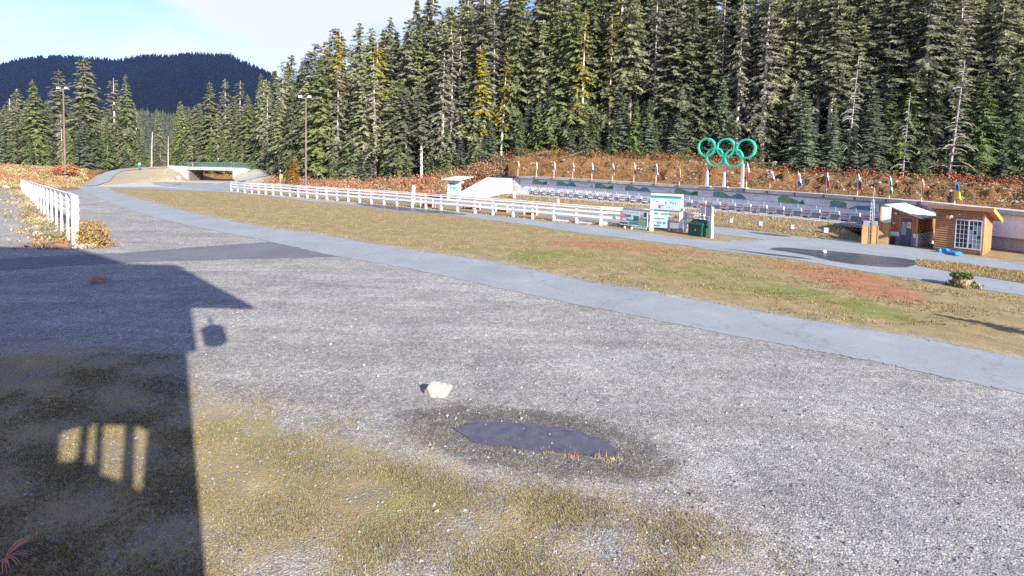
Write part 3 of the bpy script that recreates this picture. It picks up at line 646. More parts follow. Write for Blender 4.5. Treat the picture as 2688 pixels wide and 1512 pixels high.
# ------------------------------------------------------------------ trees
def conifer(seed, Hh, Rr, bare, step, nb, droop, tw, lw, sparse=0.0, prof=0.8):
    r = np.random.default_rng(seed); T = MB(); lean = r.normal(size=2) * 0.008 * Hh
    ks = np.linspace(0, 1, 7); spine = lambda f: np.array([lean[0] * f * f, lean[1] * f * f, Hh * f])
    T.tube([spine(k) for k in ks], [max(0.03, 0.0125 * Hh * (1 - k) ** 0.85 + 0.01) for k in ks], 7)
    z = bare * Hh
    for q in range(int(4 + bare * 26)):                            # dead twigs on the bare stem
        zz = r.uniform(0.04, max(bare, 0.08)) * Hh; a = r.uniform(0, 6.28); L = Rr * r.uniform(0.15, 0.5); p = spine(zz / Hh)
        T.tube([p, p + [math.cos(a) * L * .6, math.sin(a) * L * .6, -0.05 * L], p + [math.cos(a) * L, math.sin(a) * L, -0.4 * L]], [0.035, 0.025, 0.01], 3, False)
    V, K = [], []
    while z < Hh * 0.985:
        f = (z - bare * Hh) / (Hh * (1 - bare)); pr = (1 - f) ** prof * min(1.0, 0.45 + f / 0.18)
        for b in range(nb):
            if r.random() < sparse: continue
            a = r.uniform(0, 6.283); L = max(0.3, Rr * pr * r.uniform(0.45, 1.15)); o = spine(min(1, (z + r.normal() * 0.1) / Hh))
            h = np.array([math.cos(a), math.sin(a), 0]); sd = np.array([-h[1], h[0], 0]); up = r.uniform(0.0, 0.25) * (0.4 + f); dr = droop * r.uniform(0.7, 1.3) * (1.1 - 0.6 * f)
            n = max(3, int(3 + L * 1.5))
            for i in range(n):
                s = (i + 0.6) / n; c = o + h * (L * s) + np.array([0, 0, L * (up * s - dr * s * s)])
                w = lw * L * (1 - 0.55 * s) * r.uniform(0.6, 1.2) + 0.12
                for sg in (-1, 1):
                    d = h * r.uniform(0.3, 0.8) + sd * sg * r.uniform(0.5, 1.0) + np.array([0, 0, -r.uniform(0.15, 0.9) * (0.4 + droop)])
                    d = d / np.linalg.norm(d); e = np.cross(h + np.array([0, 0, 0.5]) + r.normal(size=3) * 0.55, d); e /= np.linalg.norm(e)
                    t = tw * r.uniform(0.7, 1.35)
                    V += [c - e * t, c + e * t, c + d * w]
            d = h + np.array([0, 0, up - 2 * dr]); d /= np.linalg.norm(d); tip = o + h * L + np.array([0, 0, L * (up - dr)])
            e = np.cross(d, r.normal(size=3)); e /= np.linalg.norm(e); V += [tip - d * 0.3 - e * tw, tip - d * 0.3 + e * tw, tip + d * 0.35]
        z += step * r.uniform(0.7, 1.3)
    top = spine(1.0); V += [top + [-.08, 0, -0.7], top + [.08, 0, -0.7], top + [0.05, 0, 0.35]]
    return T, np.array(V)
def snag(seed, Hh, Rr, broken=0.15):
    r = np.random.default_rng(seed); T = MB(); lean = r.normal(size=2) * 0.02 * Hh
    T.tube([(lean[0] * k * k, lean[1] * k * k, Hh * k) for k in np.linspace(0, 1, 6)], [0.011 * Hh * (1 - k * 0.8) + 0.02 for k in np.linspace(0, 1, 6)], 6)
    Bm = MB(); z = 0.12 * Hh
    while z < Hh * 0.96:
        for b in range(r.integers(2, 5)):
            a = r.uniform(0, 6.28); f = z / Hh; L = Rr * (1 - f) ** 0.6 * r.uniform(0.3, 1.1); h = np.array([math.cos(a), math.sin(a), 0]); p = np.array([lean[0] * f * f, lean[1] * f * f, z])
            Bm.tube([p, p + h * L * 0.5 + [0, 0, 0.02 * L], p + h * L * 0.85 + [0, 0, -0.2 * L], p + h * L + [0, 0, -0.4 * L]], [0.09, 0.07, 0.05, 0.02], 3, False)
            for q in range(3):
                s = r.uniform(0.35, 0.9); c = p + h * L * s; sd = np.array([-h[1], h[0], 0]) * r.choice([-1, 1])
                Bm.tube([c, c + sd * L * 0.22 + h * L * 0.1 + [0, 0, -0.15 * L]], [0.025, 0.008], 3, False)
        z += r.uniform(0.25, 0.7) * (1 + broken)
    return T, Bm
class Proto: pass
PROTO = {}
def proto(key, kind, mat, bark, seed, **kw):
    p = Proto(); p.h = kw['Hh']; p.mat = mat
    if kind == 'snag':
        T, Bm = snag(seed, kw['Hh'], kw['Rr']); p.trunk = T.mesh('trunk'); p.crown = Bm.mesh('dead_branches'); p.cname = 'dead_branches'
        p.trunk.materials.append(MATS[bark]); p.crown.materials.append(MATS[mat])
    else:
        T, V = conifer(seed, **kw); p.trunk = T.mesh('trunk'); p.trunk.materials.append(MATS[bark]); p.cname = 'crown'
        o = raw('crown', V, np.arange(len(V)).reshape(-1, 3), mat); p.crown = o.data; bpy.data.objects.remove(o)
    PROTO.setdefault(key, []).append(p)
for i in range(3):
    proto('full', 'c', 'fol_green', 'bark', 10 + i, Hh=24, Rr=4.0 + 0.3 * i, bare=0.05, step=0.34, nb=6, droop=0.5, tw=0.19, lw=0.36)
    proto('olive', 'c', 'fol_olive', 'bark', 20 + i, Hh=28, Rr=4.2, bare=0.2 + 0.05 * i, step=0.40, nb=6, droop=0.42, tw=0.20, lw=0.36, sparse=0.12, prof=0.55)
    proto('blue', 'c', 'fol_blue', 'bark', 30 + i, Hh=14, Rr=3.2, bare=0.02, step=0.24, nb=6, droop=0.22, tw=0.13, lw=0.32)
    proto('tall', 'c', 'fol_olive', 'bark_pale', 40 + i, Hh=30, Rr=3.8, bare=0.38, step=0.40, nb=6, droop=0.45, tw=0.20, lw=0.38, sparse=0.1, prof=0.5)
for i in range(2):
    proto('yellow', 'c', 'fol_yellow', 'bark_pale', 50 + i, Hh=26, Rr=3.0, bare=0.25, step=0.5, nb=5, droop=0.55, tw=0.19, lw=0.4, sparse=0.25, prof=0.5)
    proto('lichen', 'c', 'fol_lichen', 'bark_pale', 60 + i, Hh=27, Rr=3.3, bare=0.15, step=0.46, nb=5, droop=0.6, tw=0.18, lw=0.3, sparse=0.2, prof=0.45)
    proto('snag', 'snag', 'dead_wood', 'dead_wood', 70 + i, Hh=17, Rr=2.6)
    proto('bright', 'c', 'fol_bright', 'bark', 80 + i, Hh=15, Rr=3.2, bare=0.05, step=0.28, nb=6, droop=0.4, tw=0.15, lw=0.34)
proto('stick', 'snag', 'dead_wood', 'bark_pale', 91, Hh=16, Rr=0.5)
proto('orange', 'c', 'fol_orange', 'bark', 95, Hh=5, Rr=1.3, bare=0.05, step=0.16, nb=5, droop=0.15, tw=0.06, lw=0.35)
WORDS = {'full': 'dense dark green conifer', 'olive': 'ragged olive green conifer', 'blue': 'bushy blue-green spruce', 'tall': 'tall bare-stemmed conifer', 'yellow': 'yellow-green cedar',
         'lichen': 'lichen-hung grey conifer', 'snag': 'dead grey snag', 'bright': 'fresh green young conifer', 'stick': 'bare pale dead trunk', 'orange': 'golden orange conifer'}
NAMES = {'full': 'fir_tree', 'olive': 'hemlock_tree', 'blue': 'young_spruce', 'tall': 'tall_hemlock', 'yellow': 'cedar_tree', 'lichen': 'lichen_hemlock', 'snag': 'dead_tree', 'bright': 'young_hemlock', 'stick': 'bare_snag', 'orange': 'golden_larch'}
TREES = []
def tree(key, xy, z, h, label, group=None, wide=1.0):
    p = PROTO[key][rng.integers(0, len(PROTO[key]))]; k = h / p.h
    r = thing(NAMES[key], (xy[0], xy[1], z - 0.15), rng.uniform(0, 6.28), label, 'tree', group); w = wide * rng.uniform(0.85, 1.4); r.rotation_euler = (rng.normal() * .018, rng.normal() * .018, r.rotation_euler[2])
    r.scale = (k * w, k * w, k)
    link('trunk', p.trunk, r); link(p.cname, p.crown, r); TREES.append((xy, r))
    return r
def tree_px(key, s, dep, ytop, label, group=None, wide=1.0, zb=None):
    xy = at(s, dep); z = floor_z(*xy) if zb is None else zb
    # the column of a point also depends on the small camera roll: solve for x at the mid height of the tree
    zt = ztop((xy[0], xy[1]), ytop); x = xy[0]
    for _ in range(4):
        x -= (proj((x, dep, (z + zt) / 2))[0] - s) * dep / F
    zt = ztop((x, dep), ytop)
    return tree(key, (x, dep), z, max(1.5, zt - z), label, group, wide)
ZONE = [(-400, 100, 'left of the left light pole'), (100, 250, 'behind the left light pole'), (250, 370, 'right of the left light pole'), (370, 480, 'in the gap left of the bridge'), (480, 560, 'behind the left half of the bridge'), (560, 690, 'behind the right half of the bridge'),
        (690, 800, 'left of the right light pole'), (800, 950, 'right of the right light pole'), (950, 1100, 'left of the kiosk'), (1100, 1250, 'behind the kiosk'), (1250, 1400, 'above the wing wall'), (1400, 1520, 'above the second to fourth flags'), (1520, 1640, 'above the fifth and sixth flags'),
        (1640, 1760, 'above the seventh and eighth flags'), (1760, 1860, 'behind the left ring'), (1860, 1960, 'behind the middle and right rings'), (1960, 2050, 'just right of the rings'), (2050, 2200, 'between the rings and the mast'), (2200, 2330, 'above the lattice mast'), (2330, 2450, 'above the metal roofed hut'), (2450, 2560, 'above the log cabin'), (2560, 3100, 'at the right edge of the picture')]
def zone(s): return [z[2] for z in ZONE if z[0] <= s < z[1]][0]
def env(s): return interp(s, [-400, 0, 200, 360, 480, 560, 640, 700, 760, 800, 860, 930, 1000, 1060, 1200, 3000], [220, 230, 190, 210, 235, 215, 190, 165, 125, 100, 62, 18, -20, -80, -160, -220])
# trees the photograph lets one pick out: kind, column, top row, extra distance behind the forest edge, words
for key, s, yt, off, lab in [
    ('full', 95, 208, 2, 'pointed yellowish green fir left of the left light pole'), ('olive', 148, 180, 6, 'hemlock with forked grey top right behind the left light pole'),
    ('olive', 235, 147, 8, 'tallest broad conifer against the dark mountain'), ('lichen', 303, 203, 6, 'thin half bare conifer with flat grey branches beside the tallest left tree'),
    ('full', 338, 195, 3, 'conifer with bent leader at the right end of the left tree group'), ('stick', 47, 232, 14, 'taller of two bare white trunks at the far left'), ('stick', 29, 258, 14, 'shorter of two bare white trunks at the far left'),
    ('tall', 421, 295, 8, 'slender tree with pale trunk standing alone in the gap left of the bridge'), ('stick', 441, 356, 2, 'short broken pale trunk just left of the bridge'), ('stick', 397, 345, 5, 'broken pale trunk in the gap behind the teal sign'),
    ('full', 473, 275, 2, 'left of two short conifers with drooping tips behind the bridge'), ('full', 497, 278, 2, 'right of two short conifers with drooping tips behind the bridge'),
    ('full', 556, 213, 4, 'drooping green conifer above the right half of the bridge'), ('lichen', 590, 205, 9, 'sparse grey conifer right of the drooping green one behind the bridge'), ('lichen', 628, 210, 8, 'flat topped grey conifer above the right bridge abutment'),
    ('yellow', 888, 82, 6, 'yellow green cedar against the sky left of the second cedar'), ('yellow', 988, 108, 5, 'yellow green cedar rising right of the right light pole'), ('yellow', 1180, 62, 12, 'yellow green cedar top behind the big lichen tree'), ('lichen', 1205, 92, 3, 'big pale lichen covered conifer left of the twin cedars'),
    ('yellow', 1272, 120, 1, 'left of the twin yellow cedars with white trunks'), ('yellow', 1318, 122, 1, 'right of the twin yellow cedars with white trunks'), ('snag', 1441, 138, 3, 'brown dead tree with hooked top and bare curling branches'),
    ('yellow', 1530, 22, 1.5, 'cedar with bright white trunk and yellow foliage on one side'), ('yellow', 1603, 38, 2.5, 'cedar with white trunk right of the bright white trunked one'), ('tall', 1575, 40, 6, 'grey trunked hemlock between the two white trunked cedars'),
    ('yellow', 1815, 55, 5, 'dark stemmed cedar with yellow crown above the left ring'), ('lichen', 1940, -10, 2, 'tall stem draped in pale lichen above the middle ring'), ('lichen', 2010, -30, 2, 'tall stem draped in thick pale lichen above the right ring'),
    ('tall', 2182, -20, 2, 'tall hemlock with white lower trunk halfway between the rings and the huts'), ('snag', 2232, 145, 0.5, 'dead spire with pale thin trunk right of the white trunked hemlock'), ('tall', 2325, -30, 4, 'tall hemlock with lit trunk above the flag by the mast'),
    ('snag', 2376, 240, 0.3, 'dead tree with dark twin stem and long drooping twigs'), ('snag', 2500, 160, 0.3, 'large dead tree with ladder of drooping grey branches above the log cabin'), ('bright', 2660, 150, 0.4, 'fresh green conifer at the right edge of the picture'),
    ('blue', 2100, 235, 0.4, 'broad blue green spruce right of the stump'), ('blue', 2185, 270, 0.2, 'blue green spruce below the white trunked hemlock'), ('blue', 2290, 250, 0.4, 'blue green spruce left of the dark twin stemmed dead tree'), ('blue', 2245, 330, 0.1, 'small blue green spruce at the bank edge right of the dead spire'),
    ('blue', 1705, 260, 0.8, 'blue green spruce left of the rings'), ('blue', 1780, 290, 0.5, 'blue green spruce beside the left ring'), ('full', 2440, 170, 1.5, 'full green conifer left of the large dead tree'), ('bright', 2580, 190, 1.0, 'young green conifer right of the large dead tree'),
    ('bright', 1560, 285, 0.5, 'small fresh green fir between white trunks'), ('blue', 1500, 330, 0.2, 'low dark spruce at the foot of the bright white trunk'), ('bright', 2320, 410, 0.1, 'small yellow green bush fir on the bank right of the rings'), ('tall', 1262, 180, 0.6, 'pair stem hemlock with white trunk at the end of the wing wall'),
    ('tall', 1108, 210, 0.6, 'hemlock with pale thick trunk left of the kiosk'), ('tall', 1070, 230, 1.2, 'hemlock with brown bare trunk behind the white sign post'), ('blue', 1210, 350, 0.4, 'young spruce right behind the kiosk'), ('lichen', 700, 250, 3, 'pale tree with heavy hanging boughs left of the right light pole')]:
    r = tree_px(key, s, interp(s, ES, ED) + off, yt, lab, 'trees one can pick out', 1.0 if key not in ('stick',) else 1.4)
tree_px('orange', 772, 92, 415, 'small golden orange conifer left of the right light pole', None, 1.2, 0.9)
def rowword(o): return 'low at the forest edge' if o < 1 else 'in the front row' if o < 2 else 'in the second row' if o < 6 else 'in the middle rows' if o < 12 else 'further back' if o < 20 else 'at the back'
def fill(s0, s1, rows, mix):
    for off, sp, hmin, hmax, kind_bias in rows:
        s = s0 + rng.uniform(0, sp)
        while s < s1:
            dE = interp(s, ES, ED); d = dE + off + rng.uniform(-0.35, 0.5) * max(1.5, off * 0.3); xy = at(s, d)
            keys, w = zip(*(mix if kind_bias is None else kind_bias)); key = keys[rng.choice(len(keys), p=np.array(w) / sum(w))]
            z = floor_z(*xy); hh = rng.uniform(hmin, hmax) * (0.62 if key in ('snag', 'stick') else 1.0)
            e = env(s) + abs(rng.normal()) * 28; zmax = ztop((xy[0], xy[1]), e)
            hh = min(hh, zmax - z)
            if hh > 4 and all((xy[0] - q[0][0]) ** 2 + (xy[1] - q[0][1]) ** 2 > 0.8 for q in TREES[:60]):
                tree(key, xy, z, hh, WORDS[key] + ' ' + rowword(off) + ' ' + zone(s), WORDS[key] + ' trees ' + zone(s))
            s += sp * rng.uniform(0.65, 1.4)
low = [('blue', 5), ('bright', 2), ('full', 3)]
mixA = [('full', 4), ('olive', 5), ('tall', 3), ('lichen', 2.0), ('yellow', 0.55), ('snag', 0.6)]
mixL = [('full', 5), ('olive', 3), ('lichen', 1.2), ('stick', 0.5)]
fill(-140, 365, [(0.5, 42, 5, 11, low), (3, 40, 11, 16, mixL), (9, 42, 13, 20, mixL), (17, 44, 14, 20, mixL)], mixL)
fill(365, 470, [(3, 40, 4, 9, low + [('stick', 3)]), (10, 34, 5, 10, low)], mixL)
fill(470, 690, [(0.5, 26, 8, 15, [('full', 3), ('tall', 3), ('bright', 1)]), (5, 26, 15, 21, [('tall', 3), ('full', 3), ('olive', 2)]), (14, 26, 17, 24, mixL)], mixL)
fill(680, 1250, [(0.3, 30, 4, 9, low), (1.5, 30, 16, 24, [('tall', 4), ('olive', 3), ('full', 2), ('lichen', 2), ('yellow', .5)]), (4, 44, 12, 20, [('full', 4), ('bright', 2), ('olive', 2), ('lichen', 1)]), (7, 30, 22, 31, mixA), (15, 30, 24, 33, mixA), (27, 30, 24, 34, mixA)], mixA)
fill(1240, 2715, [(0.2, 62, 3.5, 9, low), (1.6, 50, 7, 14, low), (3.5, 46, 20, 29, mixA), (5.5, 52, 12, 20, [('full', 4), ('bright', 2), ('olive', 2), ('lichen', 1), ('yellow', .6)]), (9, 40, 24, 33, mixA), (17, 42, 24, 34, mixA), (28, 42, 24, 34, mixA)], mixA)
print('TREES', len(TREES))

# ------------------------------------------------------------------ far mountain and the sunlit wood below it
RID = [(-900, 260), (-400, 215), (0, 166), (55, 153), (124, 143), (193, 144), (240, 147), (304, 153), (345, 148), (395, 140), (440, 143), (505, 136), (566, 139), (607, 139), (635, 155), (676, 172), (740, 205), (900, 260), (1300, 330)]
def mountain(name, ridge, d0, d1, foot, ncone, ch, cw, mat, seed, label):
    r = np.random.default_rng(seed); rx = [p[0] for p in ridge]; ry = [p[1] for p in ridge]
    cols = np.linspace(rx[0], rx[-1], 140); rows = np.linspace(0, 1, 24); V = []
    def P(s, t):
        d = d0 + (d1 - d0) * t; top = D(s, np.interp(s, rx, ry), d1)[2] - ch * 0.9; z0 = D(s, foot, d0)[2]
        z = z0 + (top - z0) * (t ** 0.9) + math.sin(s * 0.021 + t * 5) * (d1 - d0) * 0.01 * math.sin(math.pi * t) + math.sin(s * 0.05 - t * 9) * (d1 - d0) * 0.006 * math.sin(math.pi * t)
        return np.array([(s - PX) / F * d, d, z])
    m = MB(); m.v = [tuple(map(float, P(s, t))) for s in cols for t in rows]
    k = len(rows); m.f = [(i * k + j, (i + 1) * k + j, (i + 1) * k + j + 1, i * k + j + 1) for i in range(len(cols) - 1) for j in range(k - 1)]
    hill = m.build(name, mat); tag(hill, kind='structure')
    Vc, Fc = [], []
    for q in range(ncone):
        s = r.uniform(rx[0], rx[-1]); t = r.uniform(0, 1) ** 0.9 if q > ncone // 10 else r.uniform(0.97, 1.0)
        p = P(s, t); h = ch * r.uniform(0.6, 1.25); w = cw * r.uniform(0.7, 1.2); b = len(Vc); a0 = r.uniform(0, 6.28)
        for lev, (zz, ww) in enumerate(((0.05, 1.0), (0.5, 0.62))):
            for a in range(4): Vc.append(p + [w * ww * math.cos(a0 + a * 1.571 + lev), w * ww * math.sin(a0 + a * 1.571 + lev), h * zz])
            Vc.append(p + [0, 0, h * (0.62 if lev == 0 else 1.0)]); c = b + lev * 5
            Fc += [(c, c + 1, c + 4), (c + 1, c + 2, c + 4), (c + 2, c + 3, c + 4), (c + 3, c, c + 4)]
    o = raw(name + '_wood', np.array(Vc), np.array(Fc), mat); tag(o, label, 'forest', None, 'stuff')
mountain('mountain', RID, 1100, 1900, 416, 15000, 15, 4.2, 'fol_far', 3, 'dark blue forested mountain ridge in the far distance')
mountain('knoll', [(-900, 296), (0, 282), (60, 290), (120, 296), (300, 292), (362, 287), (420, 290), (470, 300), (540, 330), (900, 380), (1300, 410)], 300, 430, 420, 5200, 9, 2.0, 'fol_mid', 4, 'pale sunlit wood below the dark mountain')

# ------------------------------------------------------------------ white rail fences
def fence(name, base, hts, fr, label, pw, bw, boards, side=1, post_extra=0.0):
    """base: list of xy; hts: list of heights"""
    o = thing(name, (*base[0], 0), 0, label, 'fence', None); O = np.array([*base[0], 0])
    n = len(base)
    for i in range(n):
        d = base[min(i + 1, n - 1)] - base[max(i - 1, 0)]; d /= np.linalg.norm(d); q = np.array([-d[1], d[0]])
        p = base[i] - O[:2]; h = hts[i]; j = rng.normal() * 0.02; w = pw * (0.5 if i or pw > .15 else 1.25)
        c = lambda a, b, z: (p[0] + d[0] * a + q[0] * b, p[1] + d[1] * a + q[1] * b, z)
        MB().hexa([c(-w, -w, -0.2), c(w, -w, -0.2), c(w, w, -0.2), c(-w, w, -0.2)], [c(-w + j, -w, h), c(w + j, -w, h), c(w + j, w, h), c(-w + j, w, h)]).build('post', 'white_paint', o)
        if i < n - 1:
            b = base[i + 1] - O[:2]; h2 = hts[i + 1]; s = side * (w + bw * 0.55)
            for lo, hi in boards:
                gap = 0.012; t0 = p + d * gap + q * s; t1 = b - d * gap + q * s; k = q * bw * 0.5; dz = rng.normal() * 0.008
                MB().hexa([(*(t0 - k), h * lo + dz), (*(t1 - k), h2 * lo + dz), (*(t1 + k), h2 * lo + dz), (*(t0 + k), h * lo + dz)], [(*(t0 - k), h * hi), (*(t1 - k), h2 * hi), (*(t1 + k), h2 * hi), (*(t0 + k), h * hi)]).build('rail', 'white_paint', o)
            k = q * pw * 0.62                                        # cap plank on top
            MB().hexa([(*(p - k), h), (*(b - k), h2), (*(b + k), h2), (*(p + k), h)], [(*(p - k), h + 0.05), (*(b - k), h2 + 0.05), (*(b + k), h2 + 0.05), (*(p + k), h + 0.05)]).build('cap_plank', 'white_paint', o)
    return o
A, Bq = G(198, 650)[:2], G(57, 501)[:2]; nL = 18
lf = [A + (Bq - A) * (i / (nL - 1)) for i in range(nL)]
fence('white_rail_fence', lf, [3.0 + (1.62 - 3.0) * i / (nL - 1) for i in range(nL)], None, 'white wooden rail fence running away along the gravel at left', 0.12, 0.05, [(0.83, 0.93), (0.68, 0.77), (0.53, 0.62)], -1)
RF = [(607, 502), (624, 503.5), (642, 506), (661, 508), (679, 509.7), (698, 511), (717, 512.5), (738, 514), (761, 516), (783, 518.5), (807, 520.5), (832, 523), (858, 525), (885, 527), (914, 530), (944, 532.5), (975, 535), (1008, 538), (1042, 541), (1082, 545), (1118, 548), (1158, 552), (1201, 556), (1247, 560.5), (1294, 565), (1347, 570), (1398, 575), (1454, 580.5), (1514, 586), (1577, 592), (1640, 595), (1700, 598.5), (1755, 603), (1800, 608), (1846, 613)]
rb = [G(*p)[:2] for p in RF]
rf = fence('white_rail_fence', rb, [interp(p[0], [600, 1000, 1300, 1577, 1900], [1.62, 1.72, 1.72, 1.66, 1.55]) for p in RF], None, 'long white wooden rail fence between the asphalt paths and the shooting range', 0.2, 0.05, [(0.88, 0.96), (0.67, 0.78), (0.41, 0.52)], -1)
for a, b in ((1459, 1500), (1519, 1562), (1582, 1608)):
    p, q = G(a, np.interp(a, [p[0] for p in RF], [p[1] for p in RF]) - 1)[:2] - rb[0], G(b, np.interp(b, [p[0] for p in RF], [p[1] for p in RF]) - 1)[:2] - rb[0]
    n = np.array([0, -0.06]); MB().hexa([(*p, 0.02), (*q, 0.02), (*(q + n), 0.02), (*(p + n), 0.02)], [(*p, 0.34), (*q, 0.32), (*(q + n), 0.32), (*(p + n), 0.34)]).build('kick_board', 'white_paint', rf)

# ------------------------------------------------------------------ targets on the slab
def rz_of(e): return math.atan2(e[1], e[0])
def make_target():
    t = thing('biathlon_target', (0, 0, 0), 0, '', 'target', 'targets in a row on the slab')
    MB().box(-0.42, 0.42, -0.06, 0.10, 0.64, 0.90).build('target_box', 'white_panel', t)
    for k in range(5): MB().tube([(-0.32 + 0.16 * k, -0.066, 0.77), (-0.32 + 0.16 * k, -0.055, 0.77)], 0.045, 8).build('target_hole', 'mid_grey', t)
    MB().box(-0.11, 0.11, 0.0, 0.04, 0.94, 1.26).build('number_plate', 'panel_blue', t)
    MB().box(-0.045, 0.045, -0.006, -0.001, 1.02, 1.20).build('plate_mark', 'print_grey', t)
    MB().box(-0.38, 0.38, 0.25, 0.29, 0.10, 0.60).build('back_plate', 'mid_grey', t)
    for sx in (-1, 1):
        MB().tube([(sx * 0.42, 0.02, 0.64), (sx * 0.50, -0.22, 0.0)], 0.024, 5).build('leg', 'mid_grey', t)
        MB().tube([(sx * 0.42, 0.08, 0.64), (sx * 0.46, 0.35, 0.0)], 0.024, 5).build('leg', 'mid_grey', t)
    return t
T0 = make_target(); NT = 27
u_first, u_last = u_of(1390), u_of(2295)
TU = [u_first + (u_last - u_first) * i / (NT - 1) for i in range(NT)]
ordn = ['first', 'second', 'third', 'fourth', 'fifth', 'sixth', 'seventh', 'eighth', 'ninth', 'tenth', 'eleventh', 'twelfth', 'thirteenth', 'fourteenth', 'fifteenth', 'sixteenth', 'seventeenth', 'eighteenth', 'nineteenth', 'twentieth', 'twenty-first', 'twenty-second', 'twenty-third', 'twenty-fourth', 'twenty-fifth', 'twenty-sixth', 'twenty-seventh']
for i, u in enumerate(TU):
    o = T0 if i == 0 else copy_tree(T0)
    p, e, nr = rpt(u, 0.2); o.location = (p[0], p[1], 0.945); o.rotation_euler = (0, 0, rz_of(e))
    o['label'] = 'white five hole shooting target on grey legs, %s from the left end of the row' % ordn[i] if i < 14 else 'white five hole shooting target on grey legs, %s' % ('rightmost, nearest the mast' if i == NT - 1 else '%s from the right end of the row' % ordn[NT - 1 - i])
for i in range(NT - 1):                                            # red brown barrier boards between neighbouring targets
    p, e, nr = rpt((TU[i] + TU[i + 1]) / 2, 0.35); L = (TU[i + 1] - TU[i]) / 2 - 0.5
    t = thing('barrier_rail', (p[0], p[1], 0.945), rz_of(e), 'faded red board barrier between two neighbouring shooting targets', 'barrier', 'board barriers between the targets')
    MB().box(-L, L, 0, 0.04, 0.62, 0.74).build('board', 'rail_red', t); MB().box(-L, L, 0, 0.04, 0.40, 0.52).build('board', 'rail_red', t); MB().box(-L, L, 0.02, 0.06, 0.05, 0.22).build('board', 'dark_grey', t)

# ------------------------------------------------------------------ banner printed with hills, on the wall under the canopy
bn = thing('wall_banner', (0, 0, 0), 0, 'long grey banner with green and blue hill shapes under the canopy of the wall', 'banner')
zb = lambda u: ctop(u) - 0.46
zl = lambda u: ctop(u) - 1.10
def bpt(u, k, v=2.12): p = rpt(u, v)[0]; return (float(p[0]), float(p[1]), float(zl(u) + (zb(u) - zl(u)) * k))
ub0, ub1 = u_of(1366, 2.1), u_of(2306, 2.1)
def bshape(poly, mat, name, v=2.112, n=1):
    m = MB(); P = [bpt(u, k, v) for u, k in poly]; m.prism(P, (0.004, 0.006, 0)); m.build(name, mat, bn)
step = (ub1 - ub0) / 12
for i in range(12):
    a, b = ub0 + step * i + 0.01, ub0 + step * (i + 1) - 0.01
    MB().prism([bpt(a, 0, 2.13), bpt(b, 0, 2.13), bpt(b, 1, 2.13), bpt(a, 1, 2.13)], (0.01, 0.012, 0)).build('banner_panel', 'banner_cloth', bn)
gs = [u_of(x, 2.1) for x in (1397, 1579, 1793, 2041)]; per = (gs[3] - gs[0]) / 3
for g in [gs[0] + per * i for i in range(5)]:
    q = per / 9.7
    def cl(P): return [(min(max(g + x * q, ub0), ub1), k) for x, k in P]
    if g + 2.0 * q > ub1: continue
    bshape(cl([(0, 0), (2.4, 0), (2.4, 0.35), (1.9, 0.42), (1.3, 0.62), (0.7, 0.95), (0.25, 0.98), (0, 0.7)]), 'print_leaf', 'hill_print')
    bshape(cl([(1.6, 0.0), (2.45, 0.0), (2.45, 0.75), (1.9, 0.6)]), 'print_green', 'hill_print', 2.104)
    if g + 6.3 * q < ub1:
        for k in range(5):                                         # five small interlocked rings
            cx, cz = 2.95 + 0.19 * k, 0.62 if k % 2 == 0 else 0.46
            P = [(g + (cx + 0.11 * math.cos(t)) * q, cz + 0.17 * math.sin(t)) for t in np.linspace(0, 6.283, 13)]; Q = [(g + (cx + 0.085 * math.cos(t)) * q, cz + 0.13 * math.sin(t)) for t in np.linspace(0, 6.283, 13)]
            m = MB(); m.v = [bpt(*p, 2.108) for p in P] + [bpt(*p, 2.108) for p in Q]; m.f = [(j, j + 1, 14 + j, 13 + j) for j in range(12)]; m.build('ring_print', 'print_grey', bn)
        bshape(cl([(3.95, 0.0), (6.2, 0.0), (5.4, 0.55), (4.8, 0.9), (4.2, 0.95), (3.95, 0.7)]), 'print_leaf', 'hill_print')
        bshape(cl([(4.0, 0.0), (5.0, 0.0), (4.75, 0.4), (4.35, 0.5)]), 'print_blue', 'hill_print', 2.104)
        bshape(cl([(5.3, 0.0), (7.1, 0.0), (6.6, 0.75), (6.2, 0.9), (5.9, 0.55)]), 'print_blue', 'hill_print', 2.100)
        bshape(cl([(7.6, 0.62), (8.6, 0.62), (8.6, 0.78), (7.6, 0.78)]), 'print_grey', 'text_print')
        bshape(cl([(8.8, 0.1), (9.5, 0.1), (9.2, 0.6)]), 'print_grey', 'hill_print')

# ------------------------------------------------------------------ five interlocked green rings on three white posts
rg_u = u_of(1903, 1.75); rp_, re_, rn_ = rpt(rg_u, 1.8); zc = ctop(rg_u)
rings = thing('ring_monument', (rp_[0], rp_[1], zc), rz_of(re_), 'five interlocked green rings on three white posts above the range wall', 'monument')
def ring_local(px, py):
    u = min(np.linspace(-5, 5, 2001), key=lambda k: abs(proj((rp_[0] + re_[0] * k, rp_[1] + re_[1] * k, 6.2))[0] - px)); z = ztop((rp_[0] + re_[0] * u, rp_[1] + re_[1] * u), py); return float(u), float(z - zc)
RR = 1.03
for i, (cx, cy) in enumerate([(1854, 386.5), (1904, 388), (1956.5, 390.5), (1876.5, 412), (1926, 415)]):
    u, z = ring_local(cx, cy); m = MB(); N = 40; yo = 0.05 if i > 2 else 0.0; ro, ri = RR, RR - 0.17
    prof = [(ro, -0.16), (ro + 0.02, 0.0), (ro, 0.16), (ri, 0.16), (ri, -0.16)]; k = len(prof)
    m.v = [(u + r * math.cos(6.2832 * a / N), yo + y + 0.03 * math.sin(i), z + r * math.sin(6.2832 * a / N)) for a in range(N) for r, y in prof]
    m.f = [(a * k + j, a * k + (j + 1) % k, ((a + 1) % N) * k + (j + 1) % k, ((a + 1) % N) * k + j) for a in range(N) for j in range(k)]
    m.build('ring', 'ring_green', rings)
